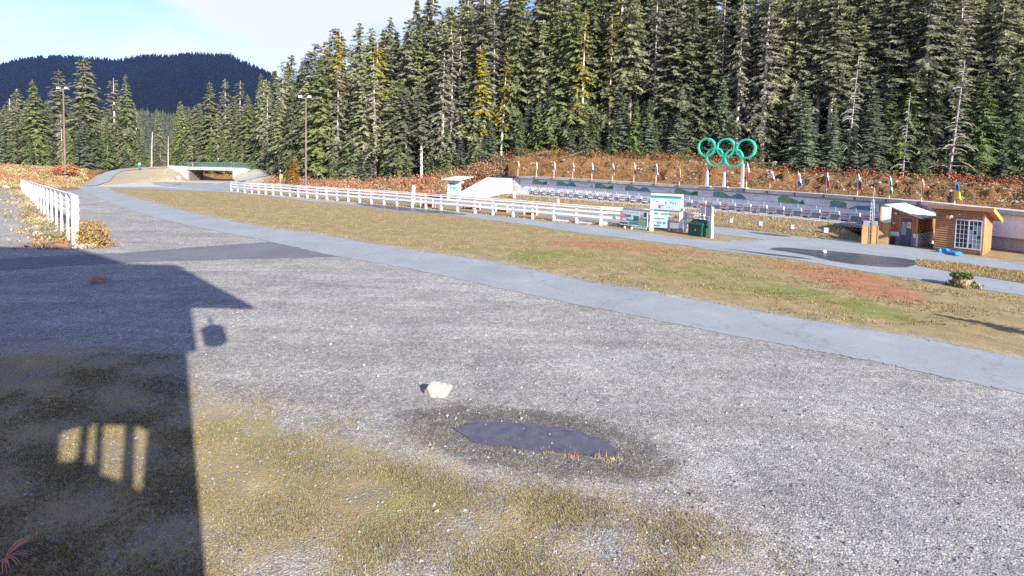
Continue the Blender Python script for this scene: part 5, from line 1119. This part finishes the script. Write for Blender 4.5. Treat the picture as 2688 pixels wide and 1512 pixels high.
# things round the huts
def screen(px0, px1, base, top, mat, label, extra=None, dirv=(0.9, -0.43)):
    a = G(px0, base); e = np.array(dirv); e /= np.linalg.norm(e); L = find_w(a, e, px1); z = ztop(a, top)
    o = thing('plywood_screen', (a[0], a[1], 0), rz_of(e), label, 'screen')
    MB().box(0, L, 0, 0.05, 0.02, z).build('panel', mat, o); MB().box(0, .07, -.03, .08, -.05, z + .05).build('post', 'timber', o); MB().box(L - .07, L, -.03, .08, -.05, z + .05).build('post', 'timber', o)
    if extra: MB().box(0.07, L - .07, -.02, .03, z + 0.0, ztop(a, extra)).build('upper_panel', 'mid_grey', o)
    return o
screen(2260, 2282, 640, 592, 'plywood', 'left orange plywood screen beside the mast', 579); screen(2285, 2304, 641, 593, 'plywood', 'right orange plywood screen beside the mast', 580)
ps = screen(2309, 2335, 640, 584, 'plywood', 'orange screen with pale green upper panel at the corner of the hut'); a = G(2309, 640); z0, z1 = ztop(a, 583), ztop(a, 543); L = find_w(a, np.array([.902, -.431]), 2335)
MB().box(0.02, L - 0.02, -.03, .02, z0, z1).build('pale_panel', 'sign_pale', ps); MB().box(-.08, 0.0, -.05, .1, -.05, z1).build('tall_post', 'fascia', ps)
a = G(2298, 641); rm = thing('wooden_ramp', (a[0], a[1], 0), rz_of((.9, -.43)), 'dark triangular timber ramp leaning at the hut corner', 'ramp'); L = find_w(a, np.array([.902, -.431]), 2331); hz_ = ztop(a, 599)
MB().prism([(0, -.12, 0), (L, -.12, 0), (L, -.12, 0.5), (0, -.12, hz_)], (0, .06, 0)).build('side', 'timber', rm); MB().prism([(0, -.06, 0), (L, -.06, 0), (L, -.06, 0.52), (0, -.06, hz_ + .03)], (0, .05, 0)).build('deck', 'plywood', rm)
a = G(2340, 641); bb = thing('dark_bin', (a[0], a[1], 0), -.5, 'black waste tub left of the hut door', 'bin'); MB().tube([(0, 0, 0), (0, 0, .55)], [.2, .24], 10).build('tub', 'black', bb); MB().tube([(0, 0, .55), (0, 0, .6)], [.26, .25], 10).build('rim', 'dark_grey', bb)
a = G(2285, 639); hm = ztop(a, 492); ma = thing('lattice_mast', (a[0], a[1], 0), 0, 'slim grey lattice mast beside the plywood screens', 'mast')
for k in range(3):
    an = k * 2.094; MB().tube([(.16 * math.cos(an), .16 * math.sin(an), 0), (.11 * math.cos(an), .11 * math.sin(an), hm * .78)], .022, 5).build('leg', 'galvanised', ma)
for j in range(12):
    z = hm * .78 * j / 12; MB().tube([(.16, 0, z), (-.08, .139, z + .3)], .012, 4).build('brace', 'galvanised', ma); MB().tube([(-.08, .139, z), (-.08, -.139, z + .3)], .012, 4).build('brace', 'galvanised', ma)
MB().tube([(0, 0, hm * .75), (0.03, 0, hm)], .03, 6).build('tip', 'galvanised', ma)
a, e, L = frame(2467, 657, 2510, 663); ea = thing('sign_easel', (a[0], a[1], 0), rz_of(e), 'white legged stand with dark board in front of the log cabin', 'stand')
for x in (0, L): MB().hexa([(x - .05, -.06, 0), (x + .05, -.06, 0), (x + .05, .06, 0), (x - .05, .06, 0)], [(x - .03, -.03, .72), (x + .07, -.03, .72), (x + .07, .06, .72), (x - .03, .06, .72)]).build('leg', 'white_paint', ea)
MB().box(.03, L - .0, .0, .04, .25, .66).build('board', 'timber', ea); MB().box(-.02, L + .05, -.02, .06, .66, .74).build('top_rail', 'log', ea); MB().box(L - .12, L + .3, -.1, -.06, .22, .30).build('cross_bar', 'white_paint', ea)
def lump(name, c, r, mat, label, cat, seed, sub=3, rough=0.28, group=None, flat=0.0):
    import bmesh
    bmm = bmesh.new(); bmesh.ops.create_icosphere(bmm, subdivisions=sub, radius=1.0); q = np.random.default_rng(seed); ph = q.uniform(0, 6.28, (5, 3)); fr = q.normal(size=(5, 3)) * 2.2; cuts = [(v / np.linalg.norm(v), q.uniform(.42, .78)) for v in q.normal(size=(12, 3))]
    for v in bmm.verts:
        p = np.array(v.co); k = 1 + rough * .35 * sum(math.sin(fr[i] @ p + ph[i][0]) for i in range(5)) / 2.2
        p = p * k
        for nrm, d in cuts:
            s = p @ nrm - d
            if s > 0: p = p - nrm * s * .97
        v.co = Vector((p[0] * r[0], p[1] * r[1], max(p[2] * r[2], -0.35 * r[2])))
    m = bpy.data.meshes.new(name); bmm.to_mesh(m); bmm.free(); m.materials.append(MATS[mat]); o = link(name, m); o.location = tuple(map(float, c)); return tag(o, label, cat, group)
for i, (px, py, s) in enumerate(((2466, 662, .30), (2480, 663, .34), (2496, 667, .32), (2512, 671, .36))):
    lump('blue_tarp', G(px, py) + [0, 0, .08], (s * 1.2, s, s * .75), 'tarp', ['crumpled blue tarp heap under the left leg of the stand', 'crumpled blue tarp heap in the middle under the stand', 'crumpled blue tarp heap right of the middle under the stand', 'light blue tarp bundle at the right end under the cabin window'][i], 'tarp', 40 + i, 3, .7)
# grey door shed at the end of the wall
a = G(2600, 634); sd = thing('service_door', (a[0], a[1], 0), rz_of((.8, -.6)), 'grey steel door in the pale end wall right of the log cabin', 'door'); L = find_w(a, np.array([.8, -.6]), 2619); hz_ = ztop(a, 588)
MB().box(0, L, 0, .12, 0, hz_).build('door_leaf', 'mid_grey', sd); MB().box(-.05, L + .1, -.2, .3, hz_, hz_ + .12).build('canopy', 'white_paint', sd); MB().box(L * .3, L * .75, -.012, -.002, hz_ * .6, hz_ * .82).build('notice', 'mat_orange', sd)

# ------------------------------------------------------------------ rocks, stump
lump('white_rock', G(1141, 1034) + [0, 0, .07], (.36, .30, .33), 'rock_white', 'pale pinkish white angular rock alone on the gravel above the puddle', 'rock', 15, 4, .5)
lump('brown_rock', G(263, 740) + [0, 0, .10], (.42, .34, .30), 'rock_brown', 'brown angular rock lying in the shadow on the gravel', 'rock', 6, 3, .35)
lump('white_bag', G(2161, 664) + [0, 0, .08], (.22, .16, .14), 'white_paint', 'small white lump lying on the wet asphalt', 'litter', 7, 2, .3)
for i, (px, py, s, lab) in enumerate(((100, 600, .34, 'upper pale boulder in the weeds left of the near fence end'), (97, 620, .38, 'lower pale boulder in the weeds left of the near fence end'), (215, 652, .3, 'pale stone right at the foot of the near fence post'), (240, 650, .33, 'pale stone right of the fence foot under the orange bush'), (163, 652, .35, 'dark flat stone left of the fence foot'), (15, 494, .5, 'pale boulder left of the far fence end'), (152, 488, .45, 'pale stone at the foot of the left bank'), (172, 463, .5, 'stone beside the left light pole foot'), (468, 471, .8, 'white boulder beside the left bridge abutment'))):
    lump('boulder', (G(px, py) if py > 480 else D(px, py, 95)) + [0, 0, s * .3], (s * 1.2, s, s * .8), 'rock_white' if i != 4 else 'rock_brown', lab, 'rock', 60 + i, 2, .3)
a = G(2523, 751); st = thing('tree_stump', (a[0], a[1], 0), 0, 'low tree stump with mossy green top beside the path at right', 'stump')
MB().tube([(0, 0, -.05), (0, 0, .12), (0.02, 0, .42)], [.42, .36, .35], 11).build('stump_body', 'timber', st)
def clump(name, parent, c, R3, n, size, cols, up=.3, mat='leafy', aspect=.5):
    p = rng.normal(size=(n, 3)); p /= np.linalg.norm(p, axis=1)[:, None]; p *= rng.uniform(.3, 1, (n, 1)) ** .5; p = p * np.array(R3) + np.array(c); V, Fc = leaves(p, rng.uniform(.6, 1.3, n) * size, None, up, aspect)
    return raw(name, V, Fc, mat, parent, pal(cols, n))
clump('moss_cap', st, (0, 0, .5), (.48, .45, .16), 420, .13, [(.08, .13, .025), (.11, .16, .03), (.05, .09, .02)])
clump('weeds', st, (0.1, -.1, .12), (.75, .6, .2), 160, .2, [(.17, .20, .05), (.25, .22, .08)], .8)
a = D(2031, 436, 69.0); st = thing('cut_stump', (a[0], a[1], bank_point(2031, .93)[2]), 0, 'weathered pale stump with roots on the bank right of the rings', 'stump'); MB().tube([(0, 0, -.3), (0, 0, .3), (.05, 0, 1.25)], [.6, .36, .3], 9).build('stump_body', 'dead_wood', st)
for k in range(5): MB().tube([(0, 0, .35), (.7 * math.cos(k * 1.3 - 2.6), .7 * math.sin(k * 1.3 - 2.6), -.05), (1.3 * math.cos(k * 1.3 - 2.6), 1.3 * math.sin(k * 1.3 - 2.6), -.35)], [.2, .14, .06], 5).build('root', 'dead_wood', st)
# logs and drift wood on the bank
for i, (s, t, L, an, lab) in enumerate(((1690, .45, 2.2, .3, 'pale dead branch on the bank left of the rings'), (1790, .6, 1.8, .25, 'thin dead branch under the left ring'), (1490, .8, 2.4, .4, 'weathered log slanting on the upper bank'), (2290, .5, 2.0, .35, 'bare branch on the bank behind the mast'), (2470, .3, 1.6, .4, 'pale stick on the bank above the cabin roof'), (1960, .93, 4.0, .1, 'grey log lying along the bank top right of the rings'), (2150, .95, 4.4, -.1, 'grey fallen log along the bank top above the third flag'), (2400, .93, 5.0, -.15, 'long fallen log along the bank top above the huts'), (1405, .88, 2.6, .3, 'pale log on the bank behind the second flag'))):
    p = bank_point(s, t); e = rpt(u_of(s), 0)[1]; v = np.array([e[0] * math.cos(an) + .3 * math.sin(an), e[1] * math.cos(an) + .3 * math.sin(an), .85 * math.sin(an)]); q = p + [0, 0, .15]
    o = MB().tube([(0, 0, 0), tuple(v * L * .5 + [0, 0, .06]), tuple(v * L)], [.11, .09, .05], 6).build('fallen_log', 'dead_wood'); o.location = tuple(map(float, q)); tag(o, lab, 'log')

# ------------------------------------------------------------------ building at the camera whose shadow falls across the yard (outside the picture)
bld = thing('lodge', (0, 0, 0), 0, 'timber lodge behind the viewpoint that throws the big roof shadow on the gravel', 'building')
def cast(px, py, z): s = G(px, py); return np.array([s[0] + SUN_H[0] * z / TAN, s[1] + SUN_H[1] * z / TAN, z])
def cast_x(px, py, x): s = G(px, py); return cast(px, py, (x - s[0]) / SUN_H[0] * TAN)
def cast_y(px, py, y): s = G(px, py); return cast(px, py, (y - s[1]) / SUN_H[1] * TAN)
KS = TAN / 0.364
E_ = cast(672, 812, 7.0 * KS); A_ = cast_x(468, 700, E_[0]); B_x = cast(262, 716, A_[2]); C_ = cast_x(203, 655, B_x[0]); X9 = -40.0
rl = [(E_[0], E_[1], E_[2]), tuple(A_), (B_x[0], A_[1], A_[2]), tuple(C_), (X9, C_[1], C_[2]), (X9, E_[1], E_[2])]
MB().prism(rl, (0, -0.1, 0.3)).build('roof', 'timber', bld)
YW = -0.45
wc = cast_y(490, 915, YW); wl_ = cast_y(535, 1440, YW)
XW = 0.5 * (wc[0] + wl_[0])
# front wall with an opening that lets the low sun through
O = [cast_y(*p, YW) for p in ((150, 1150), (395, 1105), (395, 1290), (150, 1220))]
ox0, ox1 = min(o[0] for o in O) - .1, max(o[0] for o in O); oz0, oz1 = min(o[2] for o in O), max(o[2] for o in O)
for b in ((X9, ox0, YW - .2, YW, 0, 9.0 * KS), (ox1, XW, YW - .2, YW, 0, 9.0 * KS), (ox0, ox1, YW - .2, YW, 0, oz0), (ox0, ox1, YW - .2, YW, oz1, 9.0 * KS), (XW, XW + .30, YW - .2, YW, wc[2] - .02, 9.0 * KS)): MB().box(*b).build('wall', 'timber', bld)
def wbar(p, q, w, parent=bld):
    a, b = cast_y(*p, YW), cast_y(*q, YW); d = np.array([b[0] - a[0], 0, b[2] - a[2]]); d /= np.linalg.norm(d); k = np.array([-d[2], 0, d[0]]) * w / 2
    MB().prism([a - k, b - k, b + k, a + k], (0, -.12, 0)).build('brace', 'timber', bld)
wbar((349, 1080), (340, 1310), .13); wbar((234, 1085), (217, 1250), .09); wbar((271, 1080), (262, 1260), .06)
def wpanel(poly): MB().prism([cast_y(*p, YW - .02) for p in poly], (0, -.1, 0)).build('wall', 'timber', bld)
wpanel([(40, 1180), (110, 1185), (155, 1212), (215, 1208), (262, 1222), (270, 1244), (335, 1268), (402, 1302), (402, 1460), (40, 1460)])
wpanel([(10, 1000), (152, 1000), (158, 1150), (150, 1500), (10, 1500)])
wpanel([(40, 1175), (104, 1165), (160, 1134), (230, 1112), (272, 1098), (352, 1104), (402, 1130), (402, 1000), (40, 1000)])
lc = cast(562, 880, 6.0 * KS); MB().tube([(lc[0], lc[1], lc[2] - .42), (lc[0], lc[1], lc[2] - .34), (lc[0], lc[1], lc[2] + .38), (lc[0], lc[1], lc[2] + .42)], [.24, .31, .31, .26], 12).build('hanging_lamp', 'dark_grey', bld)
MB().tube([(lc[0], lc[1], lc[2] + .42), (lc[0], lc[1], lc[2] + 1.0)], .05, 6).build('lamp_arm', 'dark_grey', bld)
# small conifer outside the right edge of the frame, its shadow lies on the turf
sa, sbp = G(2425, 818), G(2688, 872); 
tl = 3.6; tp = sa[:2] + SUN_H * (tl / TAN); r = tree('bright', tp, 0.0, tl, 'young conifer just outside the right edge throwing its shadow on the turf', None, 1.3)

# ------------------------------------------------------------------ ground plants: leaves, grass, stones (uncountable)
def stuff(name, V, Fc, mat, cols, label, cat): return tag(raw(name, V, Fc, mat, None, cols), label, cat, None, 'stuff')
RED = [(.38, .15, .10), (.42, .20, .12), (.33, .12, .08), (.46, .28, .15), (.30, .20, .12), (.42, .31, .20), (.18, .16, .07)]
ORG = [tuple(.72 * v for v in c) for c in ((.36, .19, .06), (.30, .15, .06), (.29, .21, .09), (.24, .18, .09), (.40, .28, .13), (.17, .15, .06), (.22, .14, .08), (.12, .12, .05), (.33, .26, .16))]
DRY = [(.46, .36, .20), (.38, .28, .14), (.52, .42, .26), (.30, .24, .10), (.24, .23, .08)]
def clumps(fn, n, k, rad, size, cols, up, patch=True):
    Cs, Ss, Co = [], [], []
    for i in range(n):
        c = fn(); 
        if c is None: continue
        sc = rng.uniform(.5, 1.3); p = rng.normal(size=(k, 3)) * np.array(rad) * sc * .5; p[:, 2] = np.abs(p[:, 2]); base = np.array(cols[rng.integers(0, len(cols))])
        if patch: base = np.array(cols[int((math.sin(c[0] * .55 + 1.7 * math.sin(c[1] * .4)) + math.sin(c[1] * .7 + c[0] * .25) + 2) / 4.001 * len(cols) + rng.normal() * .8) % len(cols)])
        Cs.append(p + c); Ss.append(rng.uniform(.6, 1.4, k) * size); Co.append(np.clip(base * rng.uniform(.6, 1.35, (k, 1)), .01, .9))
    V, Fc = leaves(np.concatenate(Cs), np.concatenate(Ss), None, up); return V, Fc, np.concatenate(Co)
V, Fc, Co = clumps(lambda: bank_point(rng.uniform(690, 1330), rng.uniform(0.0, .95) ** 1.3), 900, 34, (1.0, .8, 1.0), .26, RED, .35); stuff('red_shrubs', V, Fc, 'leafy', Co, 'band of red and orange autumn shrubs behind the long fence', 'shrubs')
V, Fc, Co = clumps(lambda: bank_point(rng.uniform(1300, 2780), rng.uniform(0, 1)), 2200, 16, (.9, .7, .28), .13, ORG, .3); stuff('bank_plants', V, Fc, 'leafy', Co, 'orange brown autumn ground cover on the bank behind the range wall', 'ground cover')
V, Fc, Co = clumps(lambda: bank_point(rng.uniform(1300, 2780), rng.uniform(.82, 1.0)), 280, 40, (1.3, 1.0, 1.0), .24, [(.34, .10, .06), (.28, .08, .05), (.38, .20, .07), (.12, .13, .05), (.09, .11, .045), (.16, .13, .06)], .3); stuff('red_bushes', V, Fc, 'leafy', Co, 'red and orange bushes along the top of the bank', 'shrubs')
V, Fc, Co = clumps(lambda: bank_point(rng.uniform(-160, 218), rng.uniform(0.0, .9)), 1500, 26, (.9, .8, .45), .22, DRY + [(.42, .16, .10), (.45, .22, .14), (.40, .30, .16)], .85); stuff('bank_grass', V, Fc, 'leafy', Co, 'tall dry grass and rusty plants on the left bank', 'grass')
def stones(n, fn, smin, smax, cols, name, label):
    base = np.array([(1, 0, 0), (-.5, .87, 0), (-.5, -.87, 0), (.3, .2, .75), (-.25, .1, .7)]); fs = np.array([(0, 1, 3), (1, 4, 3), (1, 2, 4), (2, 0, 3), (2, 3, 4)])
    Vs, Fs, Cs = [], [], []
    for i in range(n):
        c = fn()
        if c is None: continue
        s = rng.uniform(smin, smax) ; a = rng.uniform(0, 6.28); v = base * s * rng.uniform(.6, 1.2, (5, 3)); v = np.stack([v[:, 0] * math.cos(a) - v[:, 1] * math.sin(a), v[:, 0] * math.sin(a) + v[:, 1] * math.cos(a), v[:, 2]], 1) + c
        Fs.append(fs + 5 * len(Vs)); Vs.append(v); Cs.append(np.tile(np.array(cols[rng.integers(0, len(cols))]) * rng.uniform(.7, 1.2), (5, 1)))
    stuff(name, np.concatenate(Vs), np.concatenate(Fs), 'stones', np.concatenate(Cs), label, 'stones')
stones(900, lambda: bank_point(rng.uniform(1300, 2760), rng.uniform(.1, 1)), .08, .32, [(.40, .31, .25), (.46, .40, .35), (.30, .20, .13), (.36, .25, .16), (.22, .18, .15)], 'bank_stones', 'loose pale and rusty stones on the bank behind the range wall')
def gpt(poly, n):
    P = [G(*p)[:2] for p in poly]; x0, y0 = np.min(P, 0); x1, y1 = np.max(P, 0); out = []
    q = np.stack([rng.uniform(x0, x1, n), rng.uniform(y0, y1, n)], 1); return q[inside(q[:, 0], q[:, 1], [tuple(p) for p in P])]
yard = [(-900, 2200), (-300, 1100), (0, 760), (880, 690), (1179, 737), (1565, 820), (2132, 935), (2688, 1050), (2860, 1600), (2300, 2400)]
YP = np.stack([rng.uniform(-11, 15, 60000), 4.6 + 14 * rng.uniform(0, 1, 60000) ** 1.7], 1); cam_px = lambda q: (PX + F * ((np.c_[q, np.zeros(len(q))] - CAM) @ RT) / ((np.c_[q, np.zeros(len(q))] - CAM) @ FW), PY - F * ((np.c_[q, np.zeros(len(q))] - CAM) @ UP) / ((np.c_[q, np.zeros(len(q))] - CAM) @ FW))
sx, sy = cam_px(YP); ok = inside(sx, sy, [(-400, 700), (880, 700), (1179, 740), (1565, 822), (2132, 938), (2800, 1075), (2800, 1600), (-400, 1600)]) & (~inside(sx, sy, PUD) | (rng.uniform(0, 1, len(sx)) < .12)); YP = YP[ok][:12000]; it = iter(YP)
def nxt():
    q = next(it, None); return None if q is None else np.array([q[0], q[1], -.004])
stones(len(YP), nxt, .012, .034, [(.30, .30, .32), (.24, .24, .26), (.36, .355, .36), (.20, .20, .22), (.33, .30, .27), (.42, .40, .385), (.28, .24, .21)], 'gravel_stones', 'loose grey gravel stones on the yard')
cs = iter(np.stack([rng.uniform(-10, 15, 1500), 4.6 + 13 * rng.uniform(0, 1, 1500) ** 1.5], 1))
def nxt2():
    q_ = next(cs); px_, py_ = cam_px(q_[None]); return np.array([q_[0], q_[1], -.01]) if inside(px_, py_, [(-400, 720), (880, 710), (1179, 750), (1565, 832), (2132, 948), (2800, 1090), (2800, 1600), (-400, 1600)])[0] else None
stones(1500, nxt2, .03, .065, [(.30, .29, .29), (.22, .22, .23), (.40, .38, .36), (.34, .29, .25), (.46, .44, .42)], 'larger_stones', 'scattered larger stones lying on the gravel yard')
def grass(n, q, hmin, hmax, cols, w, name, label, blades=3):
    n = len(q); k = blades; C = np.repeat(np.c_[q, np.zeros(n)], k, 0) + rng.normal(size=(n * k, 3)) * [.03, .03, 0]; h = rng.uniform(hmin, hmax, n * k) * np.repeat(rng.uniform(.6, 1.4, n), k); d = rng.normal(size=(n * k, 3)) * [.55, .55, 0] + [0, 0, 1]; a = rng.uniform(0, 6.28, n * k); e = np.stack([np.cos(a), np.sin(a), np.zeros(n * k)], 1) * w
    V = np.stack([C - e, C + e, C + d * h[:, None]], 1).reshape(-1, 3); co = np.array(cols)[np.repeat(rng.integers(0, len(cols), n), k)] * rng.uniform(.65, 1.3, (n * k, 1)); stuff(name, V, np.arange(3 * n * k).reshape(-1, 3), 'leafy', np.clip(co, .01, .9), label, 'grass')
GR = [(.26, .20, .08), (.30, .23, .095), (.25, .245, .07), (.33, .27, .17), (.25, .17, .11), (.16, .14, .08), (.40, .34, .22), (.21, .215, .07)]
q = np.stack([rng.uniform(-11, 8, 300000), 4.6 + 8.5 * rng.uniform(0, 1, 300000) ** 1.4], 1); sx, sy = cam_px(q); nearp = [(-400, 930), (440, 915), (520, 1040), (835, 1105), (1040, 1170), (1210, 1230), (1565, 1255), (1878, 1350), (2035, 1460), (2100, 1600), (-600, 1600)]
cl_ = np.sin(q[:, 0] * 3.1 + 1.3 * np.sin(q[:, 1] * 2.3)) + np.sin(q[:, 1] * 4.3 + q[:, 0] * 1.1) + rng.normal(size=len(q)) * .9
ok = inside(sx + rng.normal(size=len(sx)) * 70, sy + rng.normal(size=len(sx)) * 42, nearp) & (cl_ + rng.normal(size=len(sx)) * .5 > .35); grass(0, q[ok][:80000], .012, .045, GR, .0045, 'yard_grass', 'thin yellowish grass growing through the gravel in the foreground')
q = np.stack([rng.uniform(-60, 45, 400000), rng.uniform(17, 80, 400000)], 1); q = q[rng.uniform(0, 1, len(q)) < (18 / q[:, 1]) ** .7]; sx, sy = cam_px(q); cl_ = np.sin(q[:, 0] * 1.3 + 1.7 * np.sin(q[:, 1] * .9)) + np.sin(q[:, 1] * 1.9 + q[:, 0] * .5) + rng.normal(size=len(q))
ok = inside(sx, sy, [(x, y - 2) for x, y in NEAR_UP[2:]] + [(x, y + 3) for x, y in RNG_LO[::-1]]) & (sx > -50) & (sx < 2740) & (cl_ > .4); grass(0, q[ok][:36000], .04, .10, [(.27, .23, .09), (.33, .27, .13), (.19, .20, .055), (.23, .21, .07), (.29, .20, .09), (.38, .32, .19)], .012, 'field_grass', 'short dry grass on the field between the two asphalt paths')
q = gpt(ISLAND, 30000)[:5000]; grass(0, q, .05, .15, [(.40, .29, .13), (.36, .26, .11), (.44, .34, .18)], .015, 'island_grass', 'straw coloured grass on the strip between the paths at right')
s_ = rng.uniform(0, 1, 5200); u_ = rng.uniform(U0, UB, 5200); v_ = rng.uniform(-6.2, -1.0, 5200); pz = np.interp(v_, [-6.4, -5.2, -3.4, -1.6, -.9], [-.05, .25, .62, .86, .9]); P3 = np.array([[*rpt(a, b)[0], c] for a, b, c in zip(u_, v_, pz)]); V, Fc = leaves(P3 + [0, 0, .08], rng.uniform(.12, .3, 5200), None, .8, .25); stuff('berm_grass', V, Fc, 'leafy', pal(DRY + [(.36, .22, .12), (.30, .20, .12)], 5200), 'dry brown grass on the berm below the targets', 'grass')
# strip of dry grass along the long fence
fs = rng.uniform(0, 1, 6000); FX = np.interp(fs, np.linspace(0, 1, len(rb)), [p[0] for p in rb]); FY = np.interp(fs, np.linspace(0, 1, len(rb)), [p[1] for p in rb]); P3 = np.stack([FX + rng.normal(size=6000) * .5, FY + rng.normal(size=6000) * .5 + .3, np.full(6000, .06)], 1); V, Fc = leaves(P3, rng.uniform(.1, .28, 6000), None, .85, .22); stuff('fence_grass', V, Fc, 'leafy', pal(DRY + [(.40, .24, .14)], 6000), 'dry grass strip along the foot of the long fence', 'grass')
# weeds at the left fence, bushes
def lfp():
    t = rng.uniform(0, 1) ** 1.5; p = A + (Bq - A) * t; return np.array([p[0] - abs(rng.normal()) * 1.2, p[1] + rng.normal() * .6, .02])
V, Fc, Co = clumps(lfp, 260, 16, (.7, .6, .35), .16, DRY + [(.40, .18, .10), (.17, .17, .06)], .6); stuff('fence_weeds', V, Fc, 'leafy', Co, 'straggling weeds along the left fence', 'weeds')
a = G(232, 648); bs = thing('autumn_bush', (a[0], a[1], 0), 0, 'yellow orange leafy bush beside the near end of the left fence', 'bush'); clump('foliage', bs, (.1, .1, .75), (.95, .8, .85), 900, .17, [(.42, .27, .05), (.50, .30, .06), (.33, .24, .06), (.46, .18, .05), (.22, .20, .06)], .2); clump('lower_foliage', bs, (.5, -.1, .25), (1.3, .8, .3), 350, .15, [(.34, .24, .08), (.40, .20, .09), (.30, .24, .12)], .5)
for k in range(6): MB().tube([(rng.normal() * .15, rng.normal() * .15, 0), (rng.normal() * .5, rng.normal() * .4, 1.1)], [.025, .01], 4).build('stem', 'bark', bs)
a = D(172, 425, 92); bs = thing('rust_bush', (a[0], a[1], floor_z(a[0], a[1]) - 1.0), 0, 'rust orange bush on the left bank beside the light pole', 'bush'); clump('foliage', bs, (0, 0, 1.0), (2.4, 1.5, 1.2), 700, .4, [(.45, .17, .06), (.38, .13, .06), (.42, .22, .1)], .2); MB().tube([(0, 0, 0), (.1, 0, 1.2)], [.06, .02], 5).build('stem', 'bark', bs)
a = G(10, 1470); fe = thing('rusty_fern', (a[0], a[1], 0), 0, 'rust coloured arching plant in the lower left corner', 'plant')
for k in range(16):
    an = rng.uniform(-1.2, 1.9); L = rng.uniform(.22, .42); h = np.array([math.cos(an), math.sin(an), 0]); m = MB(); sd_ = np.array([-h[1], h[0], 0]) * .018; P = [h * L * s + np.array([0, 0, L * (1.0 * s - .95 * s * s)]) for s in np.linspace(0, 1, 6)]
    for j, p in enumerate(P): w = sd_ * (1 - j / 5.5); m.v += [tuple(p - w), tuple(p + w)]
    m.f = [(2 * j, 2 * j + 1, 2 * j + 3, 2 * j + 2) for j in range(5)]; m.build('frond', 'mat_orange' if k % 3 else 'rail_red', fe)
for i, (px, py, hh, col) in enumerate(((1200, 1180, .22, [(.42, .16, .06), (.35, .2, .08)]), (1485, 1195, .2, [(.45, .17, .08)]), (1510, 1200, .26, [(.46, .20, .10)]), (1575, 1205, .34, [(.48, .36, .18)]), (1600, 1212, .36, [(.46, .33, .16)]), (1150, 1105, .2, [(.22, .24, .06)]), (1200, 1120, .24, [(.28, .28, .10)]), (1175, 1135, .16, [(.25, .25, .07)]), (1430, 1185, .16, [(.42, .2, .1)]), (1620, 1208, .3, [(.46, .34, .18)]))):
    a = G(px, py); n = 14; col = [tuple(.75 * v + .05 for v in q_) for q_ in col]; c = rng.normal(size=(n, 3)) * [.05, .05, 0]; d = rng.normal(size=(n, 3)) * [.3, .3, 0] + [0, 0, 1]; h = rng.uniform(.3, 1, (n, 1)) * hh * .45; ee = np.cross(d, [.6, -.8, 0]); ee = ee / np.linalg.norm(ee, axis=1)[:, None] * .006
    ee = np.tile([.006, 0, 0], (n, 1)); o = raw('grass_tuft', np.stack([c - ee, c + ee, c + d * h], 1).reshape(-1, 3), np.arange(3 * n).reshape(-1, 3), 'leafy', None, pal(col, n)); o.location = (a[0], a[1], .0); tag(o, ['rusty grass tuft left of the puddle', 'small rusty tuft at the near rim of the puddle', 'red brown tuft standing in the near rim of the puddle', 'straw stalks at the right near rim of the puddle', 'taller straw stalks at the right end of the puddle', 'green grass tuft at the left far rim of the puddle', 'pale green tuft at the left tip of the puddle', 'small green tuft left of the puddle tip', 'tiny red tuft in the middle near rim of the puddle', 'straw stalks furthest right of the puddle'][i], 'grass')
# ------------------------------------------------------------------ air
hz = MB().box(-3000, 3000, -700, 3000, -1.5, 520).mesh('haze'); hm_ = bpy.data.materials.new('haze'); hm_.use_nodes = True; hn = hm_.node_tree.nodes; hn.clear()
pv = hn.new('ShaderNodeVolumePrincipled'); pv.inputs['Color'].default_value = (0.20, 0.40, 1.0, 1); pv.inputs['Density'].default_value = 0.000036; pv.inputs['Anisotropy'].default_value = 0.0
ho = hn.new('ShaderNodeOutputMaterial'); hm_.node_tree.links.new(pv.outputs['Volume'], ho.inputs['Volume']); hz.materials.append(hm_); tag(link('haze', hz), None, None, None, 'stuff')
print('OBJECTS', len(bpy.data.objects))
